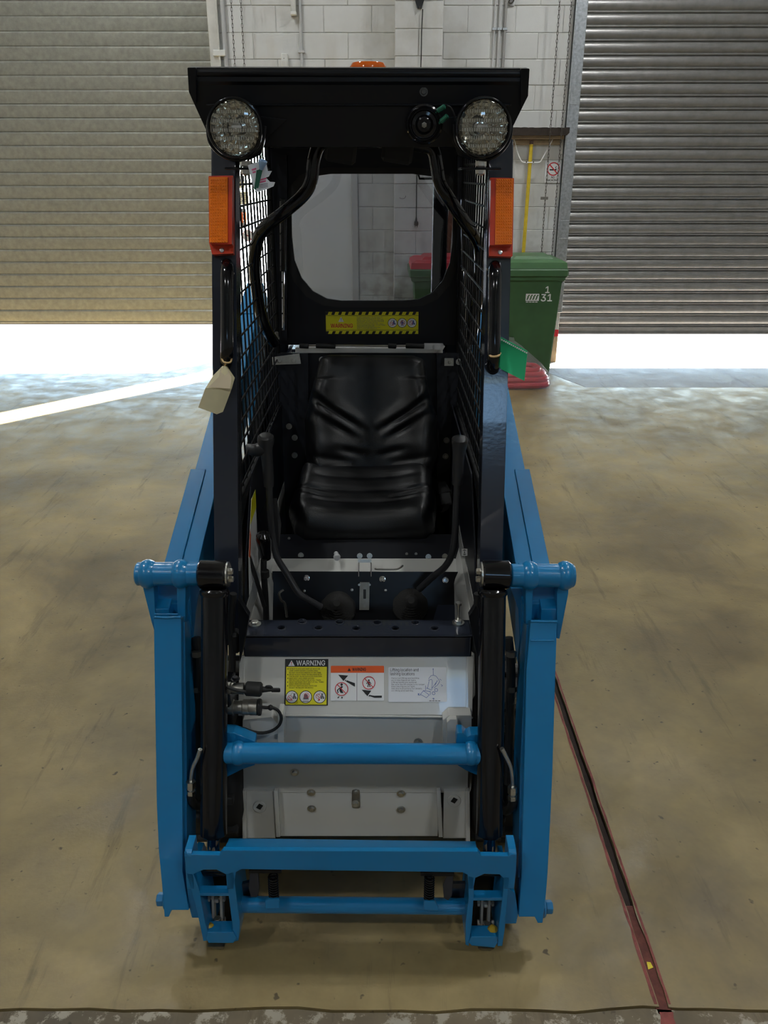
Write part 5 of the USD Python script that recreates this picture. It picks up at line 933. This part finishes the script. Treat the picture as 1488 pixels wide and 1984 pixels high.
for s, e in enumerate(([(355, 1657), (371, 1657), (379, 1624), (370, 1624), (357, 1642)], [(984, 1660), (1001, 1658), (999, 1640), (992, 1632), (981, 1632)])):
    sg = 1 if s else -1
    xa, xb_ = HT.at(357 if not s else 986, 1656)[0], HT.at(371 if not s else 1001, 1656)[0]; zz0, zz1 = HT.at(0, 1690)[2], HT.at(0, 1656)[2]; yy = HT.at(0, 1656)[1]
    part(q, 'end_ear', prismx([(yy - .001, zz0), (yy - .001, zz1 - .004), (yy + .003, zz1 + .003), (yy + .010, zz1 + .006), (yy + .052, zz1 + .006), (yy + .052, zz0)], xa, xb_), 'blue_paint', smooth=False)
    part(q, 'back_plate', ext(HT, [(366, 1690), (455, 1690), (460, 1800), (400, 1800)] if not s else [(905, 1695), (985, 1695), (975, 1800), (906, 1800)], .008, -.125), 'black_paint')  # added black plate; its colour stands in for shade inside the hitch opening
    # box: cheeks, shelf, sole
    Lq = [(362, 1692), (375, 1694), (385, 1720), (398, 1790), (409, 1822), (394, 1823), (383, 1770)] if not s else [(976, 1700), (986, 1700), (985, 1725), (978, 1800), (973, 1833), (964, 1833), (966, 1800), (975, 1725)]
    Rq = [(438, 1694), (452, 1690), (458, 1735), (465, 1790), (462, 1822), (452, 1825), (450, 1790)] if not s else [(917, 1700), (907, 1697), (908, 1740), (902, 1790), (902, 1830), (908, 1833), (914, 1790), (918, 1730)]
    hb = part(q, 'hitch_box', ext(HT, Lq, .11, .0, r=.0008), 'blue_paint', label='open blue box at the foot of the hitch'); part(hb, 'inner_cheek', ext(HT, Rq, .11, .0, r=.0008), 'blue_paint')
    def shelf(xl_, xr_, y, t, d0, d1): a, b = HT.at(xl_, y, 0), HT.at(xr_, y, 0); return hull([p + np.array([0, k, z]) for p in (a, b) for k in (d0, d1) for z in (0, -t)])
    part(hb, 'shelf', shelf(382, 444, 1731, .008, .0, .022) if not s else shelf(916, 981, 1740, .008, 0, .022), 'blue_paint')
    part(hb, 'sole', J(ext(HT, [(402, 1807), (452, 1806), (458, 1818), (452, 1827), (404, 1827), (400, 1818)] if not s else [(913, 1815), (962, 1815), (964, 1826), (958, 1836), (914, 1832), (908, 1826)], .035, .004, r=.0008), shelf(400, 454, 1806, .01, .0, .030) if not s else shelf(910, 966, 1815, .01, 0, .030)), 'blue_paint')
    lx = (412, 428) if not s else (934, 948); o_ = -.045
    for x in lx: part(hb, 'link_bar', ext(HT, [(x - 2.5, 1732 if not s else 1742), (x + 2.5, 1732 if not s else 1742), (x + 4, 1789 if not s else 1797), (x - 1, 1789 if not s else 1797)] if not s else [(x - 1.5, 1742), (x + 3, 1742), (x + 1, 1797), (x - 3.5, 1797)], .02, o_, r=.0005), 'link_steel', label='flat steel locking link')
    for y in ((1740, 1783) if not s else (1749, 1788)): a, b = HT.at(lx[0] - 9, y, o_ - .008), HT.at(lx[1] + 9, y, o_ - .008); part(hb, 'link_pin', J(cyl(a, b, .0035, n=10), hexnut(a, (1, 0, 0), .008, .006), hexnut(b - (.006, 0, 0), (1, 0, 0), .008, .006), cyl(a + (b - a) * .38 + (0, 0, -.004), a + (b - a) * .62 + (0, 0, -.004), .008, n=12)), 'link_steel')
    m_ = HT.at((lx[0] + lx[1]) / 2 + 3, 1796 if not s else 1806, o_); part(hb, 'locking_wedge', cyl(m_ + (0, 0, .03), m_ - (0, 0, .045), .0085, n=12), 'dull_steel')
    w_ = HT.at(422 if not s else 940, 1835 if not s else 1838, -.05); part(hb, 'wedge_tip', hull([w_ + np.array(k) for k in ((-.02, -.015, .02), (.02, -.015, .02), (.012, 0, -.008), (-.008, 0, -.006), (-.02, .02, .02), (.02, .02, .02))]), 'dull_steel')
    g_ = HT.at(406 if not s else 953, 1797 if not s else 1801, -.02); part(hb, 'grease_cap', lathe([(0, -.008), (.009, -.006), (.011, .004), (.007, .012), (0, .014)], g_, (.5, -.4, .6), 14), 'grease_yellow', label='yellow grease cap')
    # outer pivot ear
    part(q, 'pivot_ear', ext(HT, [(360, 1700), (384, 1700), (392, 1778), (372, 1778), (366, 1755)] if not s else [(976, 1715), (998, 1730), (1004, 1770), (1000, 1789), (974, 1790)], .06, -.03, r=.002), 'blue_paint')
# lower pipe, springs, levers under the beam
lp = part(q, 'lower_pipe', cyl(HT.at(455, 1752, -.045), HT.at(912, 1756, -.045), .0185, n=28), 'blue_paint')
for s, x in enumerate((529, 832)):
    a, b = HT.at(x, 1697, -.02), HT.at(x + (2 if not s else -1), 1742, -.012); n = 10; t = np.linspace(0, 1, n * 12 + 1); dv = b - a
    hx_ = np.array([a + dv * k + .0105 * (np.cos(2 * np.pi * n * k) * np.array([1, 0, 0]) + np.sin(2 * np.pi * n * k) * np.array([0, 1, 0])) for k in t])
    sp_ = part(q, 'spring', J(tube(hx_, .0021, 6), cyl(a, b, .0065, n=12)), 'black_gloss', label='black coil spring under the beam')
    part(sp_, 'spring_hook', tube(spline([b, b + (0, -.002, -.006), b + (.003, -.004, -.012)], 4), .0025, 6), 'black_gloss')
    part(q, 'spring_tab', ext(HT, [(514, 1746), (520, 1742), (541, 1742), (541, 1760), (514, 1761)] if not s else [(821, 1746), (843, 1746), (849, 1758), (849, 1765), (821, 1764)], .005, .002, r=.002), 'blue_paint')
    part(q, 'latch_arm', J(ext(HT, [(484, 1690), (500, 1690), (502, 1728), (497, 1738), (486, 1738), (482, 1722)] if not s else [(866, 1698), (878, 1698), (876, 1735), (868, 1745), (860, 1740), (858, 1715)], .012, -.03, r=.002), ext(HT, [(462, 1715), (500, 1705), (500, 1738), (462, 1742)] if not s else [(866, 1712), (906, 1712), (906, 1748), (866, 1745)], .010, -.06)), 'slate_paint')
    part(q, 'spring_bar', ext(HT, [(482, 1686), (545, 1686), (545, 1692), (482, 1692)] if not s else [(815, 1690), (880, 1691), (880, 1698), (815, 1697)], .02, -.02), 'black_paint')
# --- running gear and body behind
for s in (0, 1):
    sg = 1 if s else -1; xo, xi = MX + sg * .450, MX + sg * .303
    for y in (1.80, 2.72):
        w_ = part(L, 'wheel', lathe([(.125, 0), (.205, -.004), (.229, .008), (.238, .024), (.238, .126), (.229, .142), (.205, .154), (.125, .15)], (min(xo, xi), y, .252), (1, 0, 0), 48), 'tyre_rubber', label='black ribbed tyre')
        part(w_, 'rim', lathe([(0, .03), (.09, .03), (.124, .012), (.128, .0), (.128, .148), (.124, .138), (.09, .12), (0, .12)], (min(xo, xi), y, .252), (1, 0, 0), 36), 'grey_paint')
        lug = []
        for k in range(26):
            a = 2 * math.pi * k / 26; r0 = rbox(-.066, .0, -.011, .011, .228, .252, .003) if k % 2 else rbox(0, .066, -.011, .011, .228, .252, .003)
            r0.apply_transform(trimesh.transformations.rotation_matrix(a, (1, 0, 0))); r0.apply_translation(((xo + xi) / 2, y, .252)); lug.append(r0)
        part(w_, 'tread_lugs', J(lug), 'tyre_rubber', kind='stuff')
part(L, 'chassis', J(rbox(MX - .262, MX + .262, 1.66, 3.2, .15, .44, .01), rbox(MX - .262, MX + .262, 2.30, 3.2, .44, .56, .01)), 'black_paint')
hood = part(L, 'engine_hood', rbox(MX - .29, MX + .29, 2.79, 3.34, .50, 1.16, .03), 'slate_paint', label='dark engine hood behind the cab')
part(hood, 'exhaust_guard', J(rbox(at(838, 450, 3.0)[0], at(866, 450, 3.0)[0], 2.97, 3.03, 1.14, at(0, 350, 3.0)[2], .004)), 'black_paint'); part(hood, 'guard_strap', tube([at(838, 346, 2.95), at(813, 346, 2.95), at(808, 330, 2.95)], .004, 8), 'black_paint')
for sg in (-1, 1):
    a, b = sorted((MX + sg * .295, MX + sg * .385)); part(hood, 'arm_stop', rbox(a, b, 3.0, 3.12, .5, 1.26, .01), 'black_paint')
    a, b = sorted((MX + sg * .352, MX + sg * .388)); part(L, 'rear_tower', prismx([(2.02, .56), (2.05, .74), (2.45, .88), (3.20, 1.15), (3.28, .9), (3.25, .50), (2.3, .50)], a, b), 'black_paint', smooth=False, label='black rear tower plate inside the arm')
    part(L, 'lift_cylinder', cyl((MX + sg * .425, 2.15, .62), (MX + sg * .425, 3.05, .60), .032, n=24), 'black_gloss')

# ------------------------------------------------------------------ tags hanging on the loader
def sheet(pts, t):
    """A small bent paper: quads between rows of 3-D points, given thickness."""
    V = np.array(pts, float); r, c = V.shape[:2]; f = []
    N = np.cross(V[0, -1] - V[0, 0], V[-1, 0] - V[0, 0]); N /= np.linalg.norm(N); A, B = V.reshape(-1, 3), V.reshape(-1, 3) + N * t; n = r * c
    for i in range(r - 1):
        for j in range(c - 1):
            a, b, d, e = i * c + j, i * c + j + 1, (i + 1) * c + j + 1, (i + 1) * c + j; f += [(a, b, d), (a, d, e), (a + n, d + n, b + n), (a + n, e + n, d + n)]
    rim = [(0, j) for j in range(c)] + [(i, c - 1) for i in range(1, r)] + [(r - 1, j) for j in range(c - 2, -1, -1)] + [(i, 0) for i in range(r - 2, 0, -1)]
    rim = [i * c + j for i, j in rim]
    for a, b in zip(rim, rim[1:] + rim[:1]): f += [(a, a + n, b + n), (a, b + n, b)]
    return trimesh.Trimesh(np.vstack([A, B]), f, process=False)
TY = 1.895
def tp(x, y, d=0.0): return at(x, y, TY + d)
c = thing('paper_tag', 'folded cream paper tag tied to the foot of the left grab handle', 'tag', tp(420, 806))
L_ = [(431, 709), (413.5, 727), (398, 752), (384, 789.5)]; R_ = [(440, 709), (455, 732), (449, 753), (429, 806)]; d_ = [.0, -.012, -.022, -.012]
part(c, 'sheet', sheet([[tp(a[0] + (b[0] - a[0]) * k, a[1] + (b[1] - a[1]) * k, e - .006 * math.sin(math.pi * k)) for k in np.linspace(0, 1, 5)] for a, b, e in zip(L_, R_, d_)], .0006), 'paper_cream', smooth=25)
part(c, 'folded_flap', sheet([[tp(a[0] + (b[0] - a[0]) * k, a[1] + (b[1] - a[1]) * k, e) for k in np.linspace(0, 1, 4)] for a, b, e in (((427, 712), (441, 712), -.004), ((424, 730), (449, 733), -.020), ((404, 750), (446, 753), -.032))], .0006), 'paper_cream_shaded', smooth=25, label='shaded folded flap')
part(c, 'string', J(tube(spline([POST.at(429, 693, .03), POST.at(433, 701, .055), POST.at(440, 703, .058), POST.at(447, 701, .05), POST.at(449, 693, .03)], 6), .0022, 6), tube(spline([POST.at(437, 702, .058), tp(436, 708, -.004), tp(434, 714, -.006)], 5), .0022, 6)), 'string')
c = thing('paper_tag', 'bright green perforated card tied to the foot of the right grab handle', 'tag', tp(990, 738))
def gp(u, v): a = np.array((946, 640)) + u * (np.array((1022, 680)) - np.array((946, 640))); b = np.array((946, 703)) + u * (np.array((1016, 738)) - np.array((946, 703))); q = a + (b - a) * v; return tp(q[0], q[1], .035 - .05 * u + .004 * math.sin(v * 3))
part(c, 'card', sheet([[gp(u, v) for u in np.linspace(0, 1, 8)] for v in np.linspace(0, 1, 6)], .0008), 'paper_green', smooth=25)
fn_ = np.array([0, -.0012, 0]); part(c, 'perforations', J(*[cyl(gp(u, .07) + fn_, gp(u, .07) + fn_ * 2, .0022, n=8) for u in np.linspace(.30, .98, 15)]), 'print_white', smooth=False, kind='stuff')
part(c, 'tie', tube(spline([POST.at(946, 685, .03), POST.at(951, 690, .058), POST.at(958, 691, .064), POST.at(966, 689, .058), POST.at(969, 684, .03)], 6), .0026, 6), 'string')
KY = 1.93
def kp(x, y, d=0.0): return at(x, y, KY + d)
c = thing('key_tag', 'small white printed tag with keys hanging from the left headlight', 'tag', kp(505, 375))
O = [(480, 320), (498, 314), (515, 312), (519, 331), (527, 331), (521, 342), (515, 344), (523, 352), (533, 353), (530, 361), (514, 368), (497, 372), (492, 365)]
m = hull([kp(0, 0)] * 1 + [kp(x, y) for x, y in O]) if False else None
KP = Plane(300, KY, 380, KY)
part(c, 'card', ext(KP, O, .0008, 0), 'paper_white', smooth=False)
put(c, 'green_print', shapely.Polygon([KP.uv(x, y) for x, y in ((497, 330), (505, 328), (500, 350), (496, 368), (492, 366), (495, 348))]), KP.m(.0001), 0, 'print_green', .0003)
put(c, 'pink_print', union([shapely.Polygon([KP.uv(x, y) for x, y in p_]) for p_ in (((487, 328), (496, 325), (497, 328), (489, 331)), ((489, 333), (495, 331), (496, 334), (490, 336)), ((505, 347), (516, 344), (516, 347), (504, 350)), ((502, 352), (515, 349), (515, 352), (501, 355)))]), KP.m(.0001), 0, 'print_pink', .0003)
put(c, 'fine_print', union([shapely.Polygon([KP.uv(x, y) for x, y in ((502, y0), (519, y0 - 3), (519, y0 - 2), (502, y0 + 1))]) for y0 in (358, 361, 364)]), KP.m(.0001), 0, 'print_grey', .0003)
part(c, 'key_head', lathe([(0, -.012), (.004, -.012), (.006, -.006), (.0095, .004), (.0095, .008), (.006, .008), (.005, .004)], kp(508, 318, -.012), (.35, -.25, 1), 18), 'sky_blue_plastic', label='pale blue key head')
part(c, 'key_blade', obox(kp(506, 326, -.010), kp(497, 364, -.008), .008, .002, .0006), 'print_green')
part(c, 'wire_tie', tube(spline([kp(507, 314, -.01), kp(506, 306, -.005), kp(509, 290, .01), kp(513, 272, .02), kp(512, 258, .025)], 6), .0012, 6), 'zinc')
